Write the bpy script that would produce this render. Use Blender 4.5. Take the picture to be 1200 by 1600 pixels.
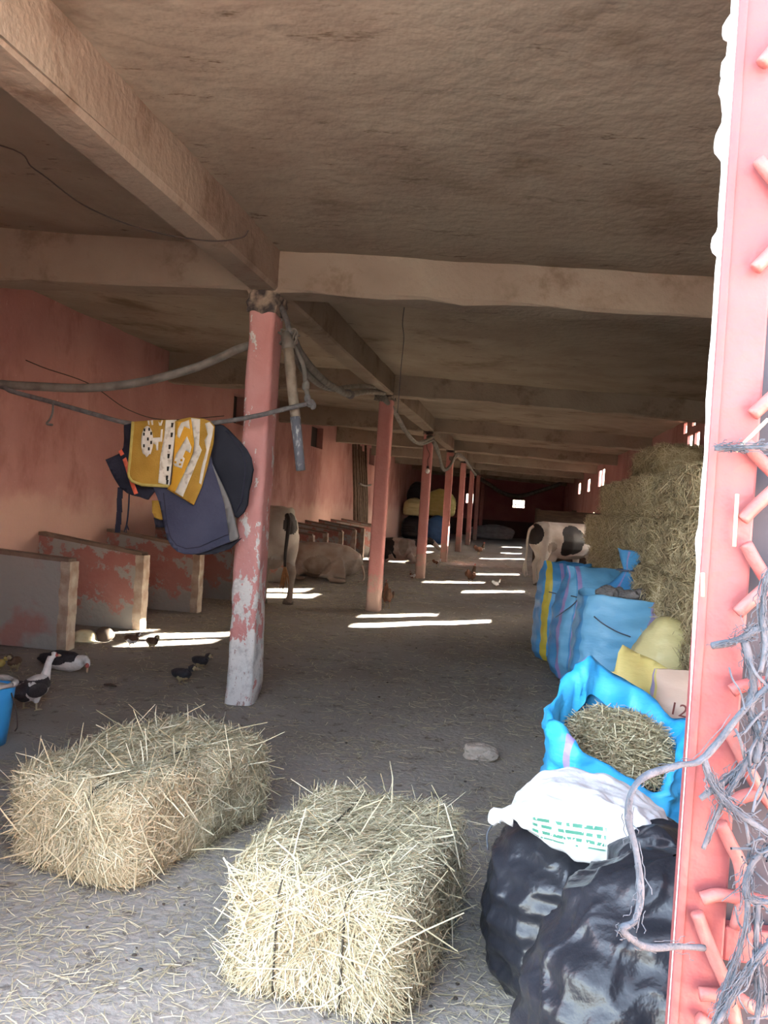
import bpy, bmesh, math, random
import numpy as np
from mathutils import Vector, Matrix

for o in list(bpy.data.objects):
    bpy.data.objects.remove(o)
SC = bpy.context.scene
COL = SC.collection
RNG = np.random.default_rng(7)
random.seed(7)

# ------------------------------------------------------------------ camera
HC = 1.5
CAM_F = 1302.92
YAW, PITCH, ROLL = 0.1574, -0.0119, 0.0641


def cam_axes():
    cy, sy = math.cos(YAW), math.sin(YAW)
    fw = np.array([-sy * math.cos(PITCH), cy * math.cos(PITCH), math.sin(PITCH)])
    r = np.array([cy, sy, 0.0])
    u = np.cross(r, fw)
    c, s = math.cos(ROLL), math.sin(ROLL)
    return c * r + s * u, -s * r + c * u, fw


CR, CU, CF = cam_axes()
cam_data = bpy.data.cameras.new('camera')
cam = bpy.data.objects.new('camera', cam_data)
COL.objects.link(cam)
cam_data.sensor_fit = 'HORIZONTAL'
cam_data.sensor_width = 36.0
cam_data.lens = CAM_F / 1200.0 * 36.0
cam_data.clip_start = 0.05
cam_data.clip_end = 300
cam.matrix_world = Matrix(((CR[0], CU[0], -CF[0], 0), (CR[1], CU[1], -CF[1], 0), (CR[2], CU[2], -CF[2], HC), (0, 0, 0, 1)))
SC.camera = cam

# ------------------------------------------------------------------ sky, sun, exposure
SUN_K, SUN_T = 0.85, 0.46                      # light travels along (-1, -K, -T)
world = bpy.data.worlds.new('sky')
SC.world = world
world.use_nodes = True
wt = world.node_tree
wt.nodes.clear()
wo = wt.nodes.new('ShaderNodeOutputWorld')
wb = wt.nodes.new('ShaderNodeBackground')
ws = wt.nodes.new('ShaderNodeTexSky')
ws.sky_type = 'NISHITA'
ws.sun_disc = False
ws.sun_elevation = math.atan2(SUN_T, math.hypot(1, SUN_K))
ws.sun_rotation = math.atan2(1, SUN_K)
ws.dust_density = 2.5
ws.air_density = 1.2
wb.inputs['Strength'].default_value = 0.66
hs = wt.nodes.new('ShaderNodeHueSaturation')       # hazy, milky sky
hs.inputs['Saturation'].default_value = 0.6
wt.links.new(ws.outputs[0], hs.inputs['Color'])
wt.links.new(hs.outputs[0], wb.inputs[0])
wt.links.new(wb.outputs[0], wo.inputs[0])
sun_data = bpy.data.lights.new('sun', 'SUN')
sun_data.energy = 55.0
sun_data.angle = 0.0095
sun_data.color = (1.0, 0.92, 0.80)
sun = bpy.data.objects.new('sun', sun_data)
COL.objects.link(sun)
sun.location = (30, 25, 20)
sun.rotation_euler = Vector((-1, -SUN_K, -SUN_T)).to_track_quat('-Z', 'Y').to_euler()

SC.view_settings.view_transform = 'Standard'
SC.view_settings.look = 'None'
SC.view_settings.gamma = 1.0
SC.view_settings.use_curve_mapping = False
SC.view_settings.exposure = 2.38
SC.cycles.max_bounces = 8
SC.cycles.diffuse_bounces = 6
SC.cycles.use_adaptive_sampling = True
SC.cycles.adaptive_threshold = 0.02
SC.cycles.sample_clamp_indirect = 8.0

# ------------------------------------------------------------------ helpers


def at(px, py, Y):
    """photo point -> place in the barn at depth Y (metres)"""
    d = CF + CR * (px - 600) / CAM_F - CU * (py - 800) / CAM_F
    t = Y / d[1]
    return np.array([d[0] * t, Y, HC + d[2] * t])


def on_floor(px, py, z=0.0):
    d = CF + CR * (px - 600) / CAM_F - CU * (py - 800) / CAM_F
    t = (z - HC) / d[2]
    return np.array([d[0] * t, d[1] * t, z])


def _hash(ix, iy, iz, seed):
    n = (ix * 374761393 + iy * 668265263 + iz * 2147483647 + seed * 1274126177) & 0xFFFFFFFF
    n = ((n ^ (n >> 13)) * 1274126177) & 0xFFFFFFFF
    n = n ^ (n >> 16)
    return (n & 0xFFFF) / 32767.5 - 1.0


def vnoise(p, scale=1.0, seed=0):
    """value noise in -1..1 for an (N,3) array"""
    p = np.asarray(p, float) * scale
    i = np.floor(p).astype(np.int64)
    f = p - i
    f = f * f * (3 - 2 * f)
    out = 0
    for dx in (0, 1):
        for dy in (0, 1):
            for dz in (0, 1):
                w = (f[:, 0] if dx else 1 - f[:, 0]) * (f[:, 1] if dy else 1 - f[:, 1]) * (f[:, 2] if dz else 1 - f[:, 2])
                out = out + w * _hash(i[:, 0] + dx, i[:, 1] + dy, i[:, 2] + dz, seed)
    return out


def fnoise(p, scale=1.0, seed=0, octv=3):
    a, s, o = 1.0, scale, 0
    for k in range(octv):
        o = o + a * vnoise(p, s, seed + k * 17)
        a *= 0.5
        s *= 2.1
    return o


def mesh_np(name, verts, quads):
    me = bpy.data.meshes.new(name)
    verts = np.asarray(verts, np.float32)
    quads = np.asarray(quads, np.int32)
    n, k = quads.shape
    me.vertices.add(len(verts))
    me.vertices.foreach_set('co', verts.ravel())
    me.loops.add(n * k)
    me.loops.foreach_set('vertex_index', quads.ravel())
    me.polygons.add(n)
    me.polygons.foreach_set('loop_start', np.arange(0, n * k, k, dtype=np.int32))
    me.polygons.foreach_set('loop_total', np.full(n, k, np.int32))
    me.update(calc_edges=True)
    return me


def link(name, me, parent=None, mats=None, smooth=False):
    o = bpy.data.objects.new(name, me)
    COL.objects.link(o)
    if parent is not None:
        o.parent = parent
    if mats is not None and me is not None:
        for m in (mats if isinstance(mats, (list, tuple)) else [mats]):
            me.materials.append(m)
    if smooth:
        me.polygons.foreach_set('use_smooth', np.ones(len(me.polygons), bool))
    return o


def tag(o, label, cat, group=None, kind=None):
    o['label'] = label
    o['category'] = cat
    if group:
        o['group'] = group
    if kind:
        o['kind'] = kind
    return o


def thing(name, label, cat, loc=(0, 0, 0), rotz=0.0, group=None, kind=None):
    e = bpy.data.objects.new(name, None)
    COL.objects.link(e)
    e.empty_display_size = 0.1
    e.location = loc
    e.rotation_euler = (0, 0, rotz)
    return tag(e, label, cat, group, kind)


class MB:
    """collects simple shapes into one mesh"""

    def __init__(self):
        self.v, self.f, self.m = [], [], []

    def add(self, v, f, mi=0):
        b = len(self.v)
        self.v += [tuple(float(c) for c in q) for q in v]
        self.f += [tuple(b + i for i in q) for q in f]
        self.m += [mi] * len(f)
        return self

    def box(self, a, b, mi=0):
        x0, y0, z0 = a
        x1, y1, z1 = b
        v = [(x0, y0, z0), (x1, y0, z0), (x1, y1, z0), (x0, y1, z0), (x0, y0, z1), (x1, y0, z1), (x1, y1, z1), (x0, y1, z1)]
        return self.hexa(v, mi)

    def hexa(self, v, mi=0):
        return self.add(v, [(0, 3, 2, 1), (4, 5, 6, 7), (0, 1, 5, 4), (1, 2, 6, 5), (2, 3, 7, 6), (3, 0, 4, 7)], mi)

    def tube(self, pts, rad, n=8, mi=0, cap=True):
        pts = [np.asarray(q, float) for q in pts]
        rad = [rad] * len(pts) if np.isscalar(rad) else list(rad)
        v, f = [], []
        up = None
        for i, q in enumerate(pts):
            t = pts[min(i + 1, len(pts) - 1)] - pts[max(i - 1, 0)]
            t = t / (np.linalg.norm(t) + 1e-9)
            if up is None:
                ref = np.array([0, 0, 1.0]) if abs(t[2]) < 0.8 else np.array([1.0, 0, 0])
                up = ref - t * (ref @ t)
            else:
                up = up - t * (up @ t)
            up = up / (np.linalg.norm(up) + 1e-9)
            s = np.cross(t, up)
            for k in range(n):
                a = 2 * math.pi * k / n
                v.append(q + rad[i] * (math.cos(a) * up + math.sin(a) * s))
        for i in range(len(pts) - 1):
            for k in range(n):
                a, b = i * n + k, i * n + (k + 1) % n
                f.append((a, b, b + n, a + n))
        if cap:
            f.append(tuple(range(n))[::-1])
            f.append(tuple((len(pts) - 1) * n + k for k in range(n)))
        return self.add(v, f, mi)

    def ell(self, c, r, rot=None, nu=12, nv=8, mi=0):
        v, f = [], []
        for j in range(nv + 1):
            th = math.pi * j / nv
            for i in range(nu):
                ph = 2 * math.pi * i / nu
                q = np.array([r[0] * math.sin(th) * math.cos(ph), r[1] * math.sin(th) * math.sin(ph), r[2] * math.cos(th)])
                if rot is not None:
                    q = np.array(rot @ Vector(q))
                v.append(q + np.asarray(c))
        for j in range(nv):
            for i in range(nu):
                a, b = j * nu + i, j * nu + (i + 1) % nu
                f.append((a, a + nu, b + nu, b))
        return self.add(v, f, mi)

    def build(self, name, mats, parent=None, smooth=False, bevel=0.0):
        me = bpy.data.meshes.new(name)
        me.from_pydata(self.v, [], self.f)
        o = link(name, me, parent, mats)
        me.polygons.foreach_set('material_index', np.array(self.m, np.int32))
        if smooth:
            me.polygons.foreach_set('use_smooth', np.ones(len(me.polygons), bool))
        me.update()
        if bevel:
            b = o.modifiers.new('bevel', 'BEVEL')
            b.width = bevel
            b.segments = 2
            b.limit_method = 'ANGLE'
        return o


def spline(pts, n=8):
    """Catmull-Rom through points"""
    p = [np.asarray(q, float) for q in pts]
    p = [2 * p[0] - p[1]] + p + [2 * p[-1] - p[-2]]
    out = []
    for i in range(1, len(p) - 2):
        for k in range(n):
            t = k / n
            out.append(0.5 * ((2 * p[i]) + (-p[i - 1] + p[i + 1]) * t + (2 * p[i - 1] - 5 * p[i] + 4 * p[i + 1] - p[i + 2]) * t * t + (-p[i - 1] + 3 * p[i] - 3 * p[i + 1] + p[i + 2]) * t ** 3))
    out.append(p[-2])
    return out


# ------------------------------------------------------------------ materials
MATS = {}


def mat(name, col, col2=None, scale=4.0, rough=0.85, bump=0.0, bump_scale=40.0, spec=0.3, thr=None, stretch=None, detail=4.0, extra=None, dist=0.02):
    """noise-mixed principled material in object space; extra(nt, colour socket, coordinate socket) -> colour socket"""
    if name in MATS:
        return MATS[name]
    m = bpy.data.materials.new(name)
    m.use_nodes = True
    nt = m.node_tree
    b = nt.nodes['Principled BSDF']
    b.inputs['Roughness'].default_value = rough
    b.inputs['Specular IOR Level'].default_value = spec
    tc = nt.nodes.new('ShaderNodeTexCoord')
    co = tc.outputs['Object']
    if stretch:
        mp = nt.nodes.new('ShaderNodeMapping')
        mp.inputs['Scale'].default_value = stretch
        nt.links.new(co, mp.inputs[0])
        co = mp.outputs[0]
    if col2 is not None:
        nz = nt.nodes.new('ShaderNodeTexNoise')
        nz.inputs['Scale'].default_value = scale
        nz.inputs['Detail'].default_value = detail
        nt.links.new(co, nz.inputs['Vector'])
        rp = nt.nodes.new('ShaderNodeValToRGB')
        lo, hi = thr or (0.35, 0.65)
        rp.color_ramp.elements[0].position = lo
        rp.color_ramp.elements[1].position = hi
        rp.color_ramp.elements[0].color = (*col, 1)
        rp.color_ramp.elements[1].color = (*col2, 1)
        nt.links.new(nz.outputs['Fac'], rp.inputs[0])
        c = rp.outputs[0]
    else:
        rgb = nt.nodes.new('ShaderNodeRGB')
        rgb.outputs[0].default_value = (*col, 1)
        c = rgb.outputs[0]
    if extra:
        c = extra(nt, c, tc.outputs['Object'])
    nt.links.new(c, b.inputs['Base Color'])
    if bump:
        n2 = nt.nodes.new('ShaderNodeTexNoise')
        n2.inputs['Scale'].default_value = bump_scale
        n2.inputs['Detail'].default_value = 3
        nt.links.new(co, n2.inputs['Vector'])
        bp = nt.nodes.new('ShaderNodeBump')
        bp.inputs['Strength'].default_value = bump
        bp.inputs['Distance'].default_value = dist
        nt.links.new(n2.outputs['Fac'], bp.inputs['Height'])
        nt.links.new(bp.outputs[0], b.inputs['Normal'])
    MATS[name] = m
    return m


def nmath(nt, op, a, b=None, c=None, clamp=False):
    n = nt.nodes.new('ShaderNodeMath')
    n.operation = op
    n.use_clamp = clamp
    for i, v in enumerate((a, b, c)):
        if v is None:
            continue
        if isinstance(v, (int, float)):
            n.inputs[i].default_value = v
        else:
            nt.links.new(v, n.inputs[i])
    return n.outputs[0]


def nnoise(nt, co, scale, detail=6.0, rough=0.6, stretch=None):
    if stretch:
        mp = nt.nodes.new('ShaderNodeMapping')
        mp.inputs['Scale'].default_value = stretch
        nt.links.new(co, mp.inputs[0])
        co = mp.outputs[0]
    n = nt.nodes.new('ShaderNodeTexNoise')
    n.inputs['Scale'].default_value = scale
    n.inputs['Detail'].default_value = detail
    n.inputs['Roughness'].default_value = rough
    nt.links.new(co, n.inputs['Vector'])
    return n.outputs['Fac']


def nmix(nt, fac, a, b):
    n = nt.nodes.new('ShaderNodeMix')
    n.data_type = 'RGBA'
    nt.links.new(fac, n.inputs[0])
    for s, v in ((6, a), (7, b)):
        if isinstance(v, tuple):
            n.inputs[s].default_value = (*v, 1)
        else:
            nt.links.new(v, n.inputs[s])
    return n.outputs[2]


def sep(nt, co):
    n = nt.nodes.new('ShaderNodeSeparateXYZ')
    nt.links.new(co, n.inputs[0])
    return n.outputs


def smooth(nt, v, lo, hi):
    n = nt.nodes.new('ShaderNodeMapRange')
    n.interpolation_type = 'SMOOTHSTEP'
    nt.links.new(v, n.inputs[0])
    n.inputs[1].default_value = lo
    n.inputs[2].default_value = hi
    return n.outputs[0]


def wear_low(zlo, zhi, col, col2):
    """whitewash showing through flaked paint, denser towards the foot"""
    def f(nt, c, co):
        z = sep(nt, co)[2]
        g = smooth(nt, z, zhi, zlo)
        n = nnoise(nt, co, 5.0, 5, 0.72, (1, 1, 0.55))
        s_ = nmath(nt, 'ADD', nmath(nt, 'MULTIPLY', g, 0.26), nmath(nt, 'MULTIPLY_ADD', n, 1.5, -0.25))
        n2 = nnoise(nt, co, 9.0, 5, 0.75)
        w = nmix(nt, smooth(nt, n2, 0.48, 0.62), col, col2)
        c = nmix(nt, smooth(nt, s_, 0.60, 0.635), c, w)
        n3 = nnoise(nt, co, 16.0, 5, 0.8, (1, 1, 0.35))
        g3 = smooth(nt, z, 0.75, 0.15)
        return nmix(nt, smooth(nt, nmath(nt, 'ADD', nmath(nt, 'MULTIPLY', g3, 0.14), n3), 0.70, 0.74), c, (0.30, 0.20, 0.19))
    return f


def straw_material(name, c1, c2, c3):
    m = bpy.data.materials.new(name)
    m.use_nodes = True
    nt = m.node_tree
    b = nt.nodes['Principled BSDF']
    b.inputs['Roughness'].default_value = 0.55
    b.inputs['Specular IOR Level'].default_value = 0.35
    g = nt.nodes.new('ShaderNodeNewGeometry')
    rp = nt.nodes.new('ShaderNodeValToRGB')
    e = rp.color_ramp.elements
    e[0].color = (*c1, 1)
    e[1].color = (*c3, 1)
    x = e.new(0.5)
    x.color = (*c2, 1)
    nt.links.new(g.outputs['Random Per Island'], rp.inputs[0])
    nt.links.new(rp.outputs[0], b.inputs['Base Color'])
    MATS[name] = m
    return m


def plaster_stains(nt, c, co):
    n = nnoise(nt, co, 1.1, 5, 0.65)
    c = nmix(nt, smooth(nt, n, 0.52, 0.72), c, (0.17, 0.12, 0.08))
    n2 = nnoise(nt, co, 5.0, 5, 0.75, (0.5, 1.6, 1))
    c = nmix(nt, smooth(nt, n2, 0.60, 0.68), c, (0.13, 0.09, 0.06))
    n3 = nnoise(nt, co, 0.5, 4, 0.5)
    return nmix(nt, smooth(nt, n3, 0.5, 0.75), c, (0.29, 0.235, 0.18))


M_CEIL = mat('ceiling_plaster', (0.255, 0.20, 0.152), (0.315, 0.26, 0.20), 2.0, 0.95, 0.45, 11.0, 0.1, extra=plaster_stains, dist=0.025)


def beam_stains(nt, c, co):
    n = nnoise(nt, co, 2.2, 5, 0.7)
    return nmix(nt, smooth(nt, n, 0.5, 0.68), c, (0.20, 0.145, 0.105))


M_BEAM = mat('beam_plaster', (0.255, 0.20, 0.155), (0.31, 0.255, 0.20), 1.6, 0.95, 0.45, 22.0, 0.1, extra=beam_stains)


def wall_stains(nt, c, co):
    n = nnoise(nt, co, 0.9, 5, 0.7, (1, 1, 0.6))
    c = nmix(nt, smooth(nt, n, 0.50, 0.68), c, (0.30, 0.13, 0.115))
    z = sep(nt, co)[2]
    n1 = nnoise(nt, co, 2.2, 6, 0.6)
    g = nmath(nt, 'ADD', smooth(nt, z, 1.9, 0.7), n1)
    c = nmix(nt, smooth(nt, g, 0.75, 1.25), c, (0.50, 0.31, 0.26))
    n2 = nnoise(nt, co, 9.0, 5, 0.8)
    return nmix(nt, smooth(nt, n2, 0.64, 0.7), c, (0.52, 0.36, 0.32))


M_PINKWALL = mat('pink_wall_paint', (0.385, 0.185, 0.168), (0.44, 0.235, 0.21), 1.3, 0.9, 0.3, 18.0, 0.15, extra=wall_stains)
M_FARWALL = mat('far_wall_paint', (0.26, 0.105, 0.11), (0.32, 0.14, 0.14), 1.3, 0.9, 0.2, 18.0, 0.15)
M_FARLOW = mat('far_wall_dark_lower', (0.075, 0.05, 0.055), (0.10, 0.06, 0.06), 1.3, 0.9)  # lower part of the far wall, darker throughout
M_PINKCOL = mat('pink_column_paint', (0.50, 0.225, 0.215), (0.56, 0.29, 0.28), 3.0, 0.8, 0.35, 26.0, 0.2, extra=wear_low(0.05, 1.45, (0.62, 0.61, 0.60), (0.47, 0.46, 0.46)))


def far_col(nt, c, co):
    z = sep(nt, co)[2]
    n = nnoise(nt, co, 5.0, 5, 0.7)
    return nmix(nt, smooth(nt, nmath(nt, 'ADD', nmath(nt, 'MULTIPLY', smooth(nt, z, 1.1, 0.1), 0.45), n), 0.72, 0.92), c, (0.36, 0.24, 0.20))


M_PINKCOL2 = mat('dusty_pink_column_paint', (0.46, 0.185, 0.17), (0.51, 0.235, 0.215), 3.0, 0.85, 0.3, 26.0, 0.2, extra=far_col)


def part_wear(nt, c, co):
    n = nnoise(nt, co, 3.0, 5, 0.72)
    c = nmix(nt, smooth(nt, n, 0.50, 0.56), c, (0.36, 0.345, 0.32))
    z = sep(nt, co)[2]
    n2 = nnoise(nt, co, 6.0, 5, 0.7)
    g = nmath(nt, 'ADD', nmath(nt, 'MULTIPLY', smooth(nt, z, 0.45, 0.0), 0.35), n2)
    return nmix(nt, smooth(nt, g, 0.62, 0.74), c, (0.32, 0.31, 0.29))


M_PART = mat('partition_paint', (0.37, 0.155, 0.135), (0.42, 0.21, 0.18), 2.0, 0.9, 0.4, 20.0, 0.15, extra=part_wear)
M_PART2 = mat('partition_paint_grey', (0.33, 0.325, 0.31), (0.36, 0.21, 0.19), 2.6, 0.9, 0.4, 20.0, 0.15, thr=(0.5, 0.62))
M_POST = mat('worn_post', (0.50, 0.43, 0.35), (0.34, 0.24, 0.18), 8.0, 0.9, 0.4, 30.0)
M_CAP = mat('concrete_cap', (0.25, 0.18, 0.14), (0.17, 0.12, 0.095), 5.0, 0.95, 0.4, 30.0)
M_DARK = mat('hollow_shade_and_fittings', (0.035, 0.025, 0.022))  # near-black for shade in the wall slots; also bars and bulb socket
M_WOODDARK = mat('dark_wood', (0.06, 0.042, 0.034), (0.10, 0.07, 0.05), 6, 0.9, 0.3, 30, stretch=(1, 8, 8))


def floor_col(nt, c, co):
    n = nnoise(nt, co, 0.55, 6, 0.6)
    c = nmix(nt, smooth(nt, n, 0.45, 0.7), c, (0.25, 0.22, 0.19))
    n2 = nnoise(nt, co, 7.0, 5, 0.8)
    c = nmix(nt, smooth(nt, n2, 0.56, 0.64), c, (0.17, 0.145, 0.125))
    n3 = nnoise(nt, co, 38.0, 4, 0.7, (1, 3.5, 1))
    return nmix(nt, smooth(nt, n3, 0.62, 0.70), c, (0.44, 0.39, 0.29))


M_FLOOR = mat('dirt_floor', (0.265, 0.245, 0.222), (0.31, 0.285, 0.26), 1.2, 0.95, 0.5, 30.0, 0.15, extra=floor_col)
M_YARD = mat('yard_ground', (0.29, 0.275, 0.255), (0.35, 0.33, 0.305), 1.0, 0.95, 0.3, 10.0, 0.1)
M_ADDEDWALL = mat('added_wall_grey', (0.12, 0.125, 0.12), (0.16, 0.16, 0.155), 2, 0.9)  # kept dark so the added yard wall reflects little
M_STRAW = straw_material('straw_pale', (0.34, 0.29, 0.175), (0.48, 0.425, 0.28), (0.64, 0.59, 0.44))
M_HAY = straw_material('hay_stack', (0.33, 0.25, 0.145), (0.46, 0.365, 0.22), (0.64, 0.54, 0.36))
M_LITTER = straw_material('floor_straw', (0.33, 0.28, 0.17), (0.47, 0.41, 0.26), (0.66, 0.60, 0.42))
M_CORE = mat('straw_core', (0.34, 0.28, 0.15), (0.44, 0.37, 0.21), 30.0, 0.95, 0.8, 60.0, 0.1, stretch=(1, 1, 4))
M_HAYCORE = mat('hay_core', (0.32, 0.24, 0.13), (0.42, 0.335, 0.19), 30.0, 0.95, 0.8, 60.0, 0.1, stretch=(1, 1, 4))
M_HOSE = mat('grey_hose', (0.20, 0.185, 0.165), (0.12, 0.105, 0.09), 9, 0.7, 0.3, 30)
M_ROPE = mat('grey_rope', (0.17, 0.165, 0.165), (0.11, 0.10, 0.10), 20, 0.9, 0.5, 90)
M_WIRE = mat('thin_wire', (0.06, 0.045, 0.04))
M_TWINE = mat('frayed_twine', (0.05, 0.06, 0.077), (0.088, 0.10, 0.12), 40, 0.9, 0.25, 160)
M_RED = mat('red_gate_paint', (0.185, 0.046, 0.050), (0.225, 0.066, 0.070), 6, 0.5, 0.2, 40, 0.4)
M_REDROD = mat('red_rod_paint', (0.225, 0.058, 0.056), (0.29, 0.11, 0.10), 20, 0.5, 0.2, 60, 0.4)
M_WHITEPL = mat('white_plaster', (0.80, 0.77, 0.74), (0.72, 0.66, 0.62), 20, 0.9, 0.5, 60)
M_GAPSHADE = mat('gap_shade_sheet', (0.016, 0.02, 0.032), (0.03, 0.034, 0.05), 5, 0.6)  # darkness of the gap beside the stile, given to a sheet

# ------------------------------------------------------------------ the building
Y1, SP = 5.661, 5.569
XL, XR, XC = -5.0, 2.5, -1.86
YF, YB, YR = 1.03, 46.0, 1.85        # gate wall, back wall, front edge of the roof
COLY = [Y1 + i * SP for i in range(8)]


def zslab(X, Y):
    return float(np.interp(X, [-5.2, -1.86, 2.8], [3.42, 3.215, 3.005])) + 0.0045 * (Y - Y1)


def zbeam(X, Y):
    return float(np.interp(X, [-5.2, -1.86, 2.8], [2.985, 2.93, 2.755])) + 0.0045 * (Y - Y1)


def struct(o, label=None, cat=None):
    o['kind'] = 'structure'
    if label:
        o['label'] = label
        o['category'] = cat
    return o


# floor
nx, ny = 90, 260
gx = np.linspace(XL - 0.1, XR + 0.1, nx)
gy = np.linspace(YF - 1.2, YB + 0.1, ny)
GX, GY = np.meshgrid(gx, gy, indexing='ij')
pp = np.stack([GX.ravel(), GY.ravel(), np.zeros(GX.size)], 1)
pp[:, 2] = 0.012 * fnoise(pp, 1.3, 3, 3) - 0.006
idx = np.arange(nx * ny).reshape(nx, ny)
q = np.stack([idx[:-1, :-1], idx[1:, :-1], idx[1:, 1:], idx[:-1, 1:]], -1).reshape(-1, 4)
struct(link('floor', mesh_np('floor', pp, q), None, M_FLOOR, True), 'grey brown dirt floor of the barn strewn with straw', 'floor')
yard = MB().add([(-40, -40, -0.03), (40, -40, -0.03), (40, 0.2, -0.03), (-40, 0.2, -0.03)], [(0, 1, 2, 3)]).build('ground_yard', M_YARD)
struct(yard, 'sunlit bare earth yard outside the barn entrance', 'ground')

# ceiling slab, uneven trowelled underside
cxs = np.linspace(XL - 0.15, XR + 0.15, 60)
cys = np.linspace(YR, YB + 0.2, 240)
verts, quads = [], []
for X in cxs:
    for Y in cys:
        verts.append((X, Y, zslab(X, Y)))
verts = np.array(verts)
verts[:, 2] += 0.010 * fnoise(verts * np.array([1, 1, 0]), 1.7, 11, 3)
idx = np.arange(60 * 240).reshape(60, 240)
q1 = np.stack([idx[:-1, :-1], idx[:-1, 1:], idx[1:, 1:], idx[1:, :-1]], -1).reshape(-1, 4)
top = verts.copy()
top[:, 2] += 0.16
allv = np.concatenate([verts, top])
q2 = np.stack([idx[:-1, :-1], idx[1:, :-1], idx[1:, 1:], idx[:-1, 1:]], -1).reshape(-1, 4) + len(verts)
struct(link('ceiling', mesh_np('ceiling', allv, np.concatenate([q1, q2])), None, M_CEIL, True), 'rough brown plastered concrete ceiling', 'ceiling')


def rough_beam(name, p0, p1, width_axis, w, label):
    """beam with softly uneven edges; p0,p1 = (X,Y); spans from zbeam to the slab"""
    n = 28
    m = MB()
    V = []
    for i in range(n + 1):
        t = i / n
        X = p0[0] + (p1[0] - p0[0]) * t
        Y = p0[1] + (p1[1] - p0[1]) * t
        zb, zs = zbeam(X, Y), zslab(X, Y) + 0.03
        j = [0.008 * RNG.standard_normal() for _ in range(4)]
        c = 0.018
        if width_axis == 'Y':
            pr = [(0, zs), (0, zb + c), (c, zb), (w - c, zb), (w, zb + c), (w, zs)]
            V.append([(X, Y + a + j[k % 4] * .6, z + (j[(k + 1) % 4] if z < zs else 0)) for k, (a, z) in enumerate(pr)])
        else:
            pr = [(0, zs), (0, zb + c), (c, zb), (w - c, zb), (w, zb + c), (w, zs)]
            V.append([(X + a + j[k % 4] * .6, Y, z + (j[(k + 1) % 4] if z < zs else 0)) for k, (a, z) in enumerate(pr)])
    v = [q for r in V for q in r]
    f = []
    for i in range(n):
        for k in range(5):
            a = i * 6 + k
            f.append((a, a + 1, a + 7, a + 6))
    f.append(tuple(range(6)))
    f.append(tuple(n * 6 + k for k in range(6)))
    m.add(v, f)
    return struct(m.build(name, M_BEAM), label, 'beam')


ORD = ['first', 'second', 'third', 'fourth', 'fifth', 'sixth', 'seventh', 'eighth']
for i, Y in enumerate(COLY):
    rough_beam('beam', (XL, Y - 0.02), (XR, Y - 0.02), 'Y', 0.27, 'plastered cross beam over the %s column from the entrance' % ORD[i])
rough_beam('beam', (XC - 0.10, YR), (XC - 0.10, YB), 'X', 0.21, 'long plastered beam running over the row of columns')


def holed_wall(u0, u1, v0, v1, holes, place):
    """boxes filling the rectangle except the holes; place(ua,ub,va,vb) -> the two corners of a box"""
    us = sorted({u0, u1, *[h[0] for h in holes], *[h[1] for h in holes]})
    vs = sorted({v0, v1, *[h[2] for h in holes], *[h[3] for h in holes]})
    m = MB()
    for i in range(len(us) - 1):
        run = None
        for j in range(len(vs) - 1):
            uc, vc = (us[i] + us[i + 1]) / 2, (vs[j] + vs[j + 1]) / 2
            solid = not any(h[0] < uc < h[1] and h[2] < vc < h[3] for h in holes)
            if solid:
                run = (run[0], vs[j + 1]) if run else (vs[j], vs[j + 1])
            if (not solid or j == len(vs) - 2) and run:
                m.box(*place(us[i], us[i + 1], run[0], run[1]))
                run = None
    return m


# left wall with three narrow slots, each backed by a dark sheet as its shade
slots = [(14.0, 14.6, 2.72, 3.24), (19.6, 20.8, 2.74, 3.27), (27.6, 28.6, 2.74, 3.28)]
wl = holed_wall(YF, YB, -0.05, 3.62, slots, lambda a, b, c, d: ((XL - 0.22, a, c), (XL, b, d))).build('wall_left', M_PINKWALL)
struct(wl, 'pink painted plaster side wall behind the stalls', 'wall')
for k, (a, b, c, d) in enumerate(slots):
    m = MB().box((XL - 0.20, a, c), (XL - 0.16, b, d))  # dark sheet stands in for the unlit recess
    o = m.build('window_%d' % (k + 1), M_DARK)
    struct(o, 'narrow slot high in the pink wall, its shade a dark sheet, %s from the entrance' % ORD[k], 'window')

# right wall: high vents and lower openings that throw the sun stripes
WT = 0.04
R_HOLES = []


def vent(y0, y1, z0, z1):
    R_HOLES.append((round(y0, 3), round(y1, 3), round(z0, 3), round(z1, 3)))


VENTS = [(12.45, 12.78, 2.50, 2.80), (12.94, 13.30, 2.50, 2.80), (12.80, 13.02, 2.92, 3.03), (13.42, 13.66, 2.86, 3.03), (16.9, 17.5, 2.52, 2.92), (17.75, 18.35, 2.66, 2.92),
         (25.5, 26.3, 2.42, 2.92), (26.45, 27.3, 2.42, 2.92), (30.4, 31.4, 2.35, 2.8), (34.8, 36.0, 2.35, 2.8)]
for h in VENTS:
    vent(*h)
STRIPES = [  # left end, right end of each stripe on the floor, width
    ((-1.86, 9.82), (-0.27, 11.3), 0.34), ((-1.93, 10.72), (-1.0, 11.4), 0.30), ((-1.70, 16.2), (-0.55, 17.2), 0.36),
    ((-0.85, 15.04), (0.25, 15.8), 0.40), ((-0.81, 19.2), (0.17, 20.06), 0.42), ((-0.79, 21.2), (0.31, 22.1), 0.46),
    ((-1.0, 25.3), (0.35, 26.5), 0.5), ((-0.46, 29.2), (0.27, 30.0), 0.5), ((-0.5, 34.0), (0.3, 34.8), 0.6)]
for (a, b, w) in STRIPES:
    yc = 0.5 * ((a[1] + SUN_K * (XR - a[0])) + (b[1] + SUN_K * (XR - b[0]))) + SUN_K * WT * 0.5
    w2 = w / 2 + SUN_K * WT * 0.5
    vent(yc - w2, yc + w2, (XR - b[0]) * SUN_T, min(2.3, (XR - a[0]) * SUN_T))
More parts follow.
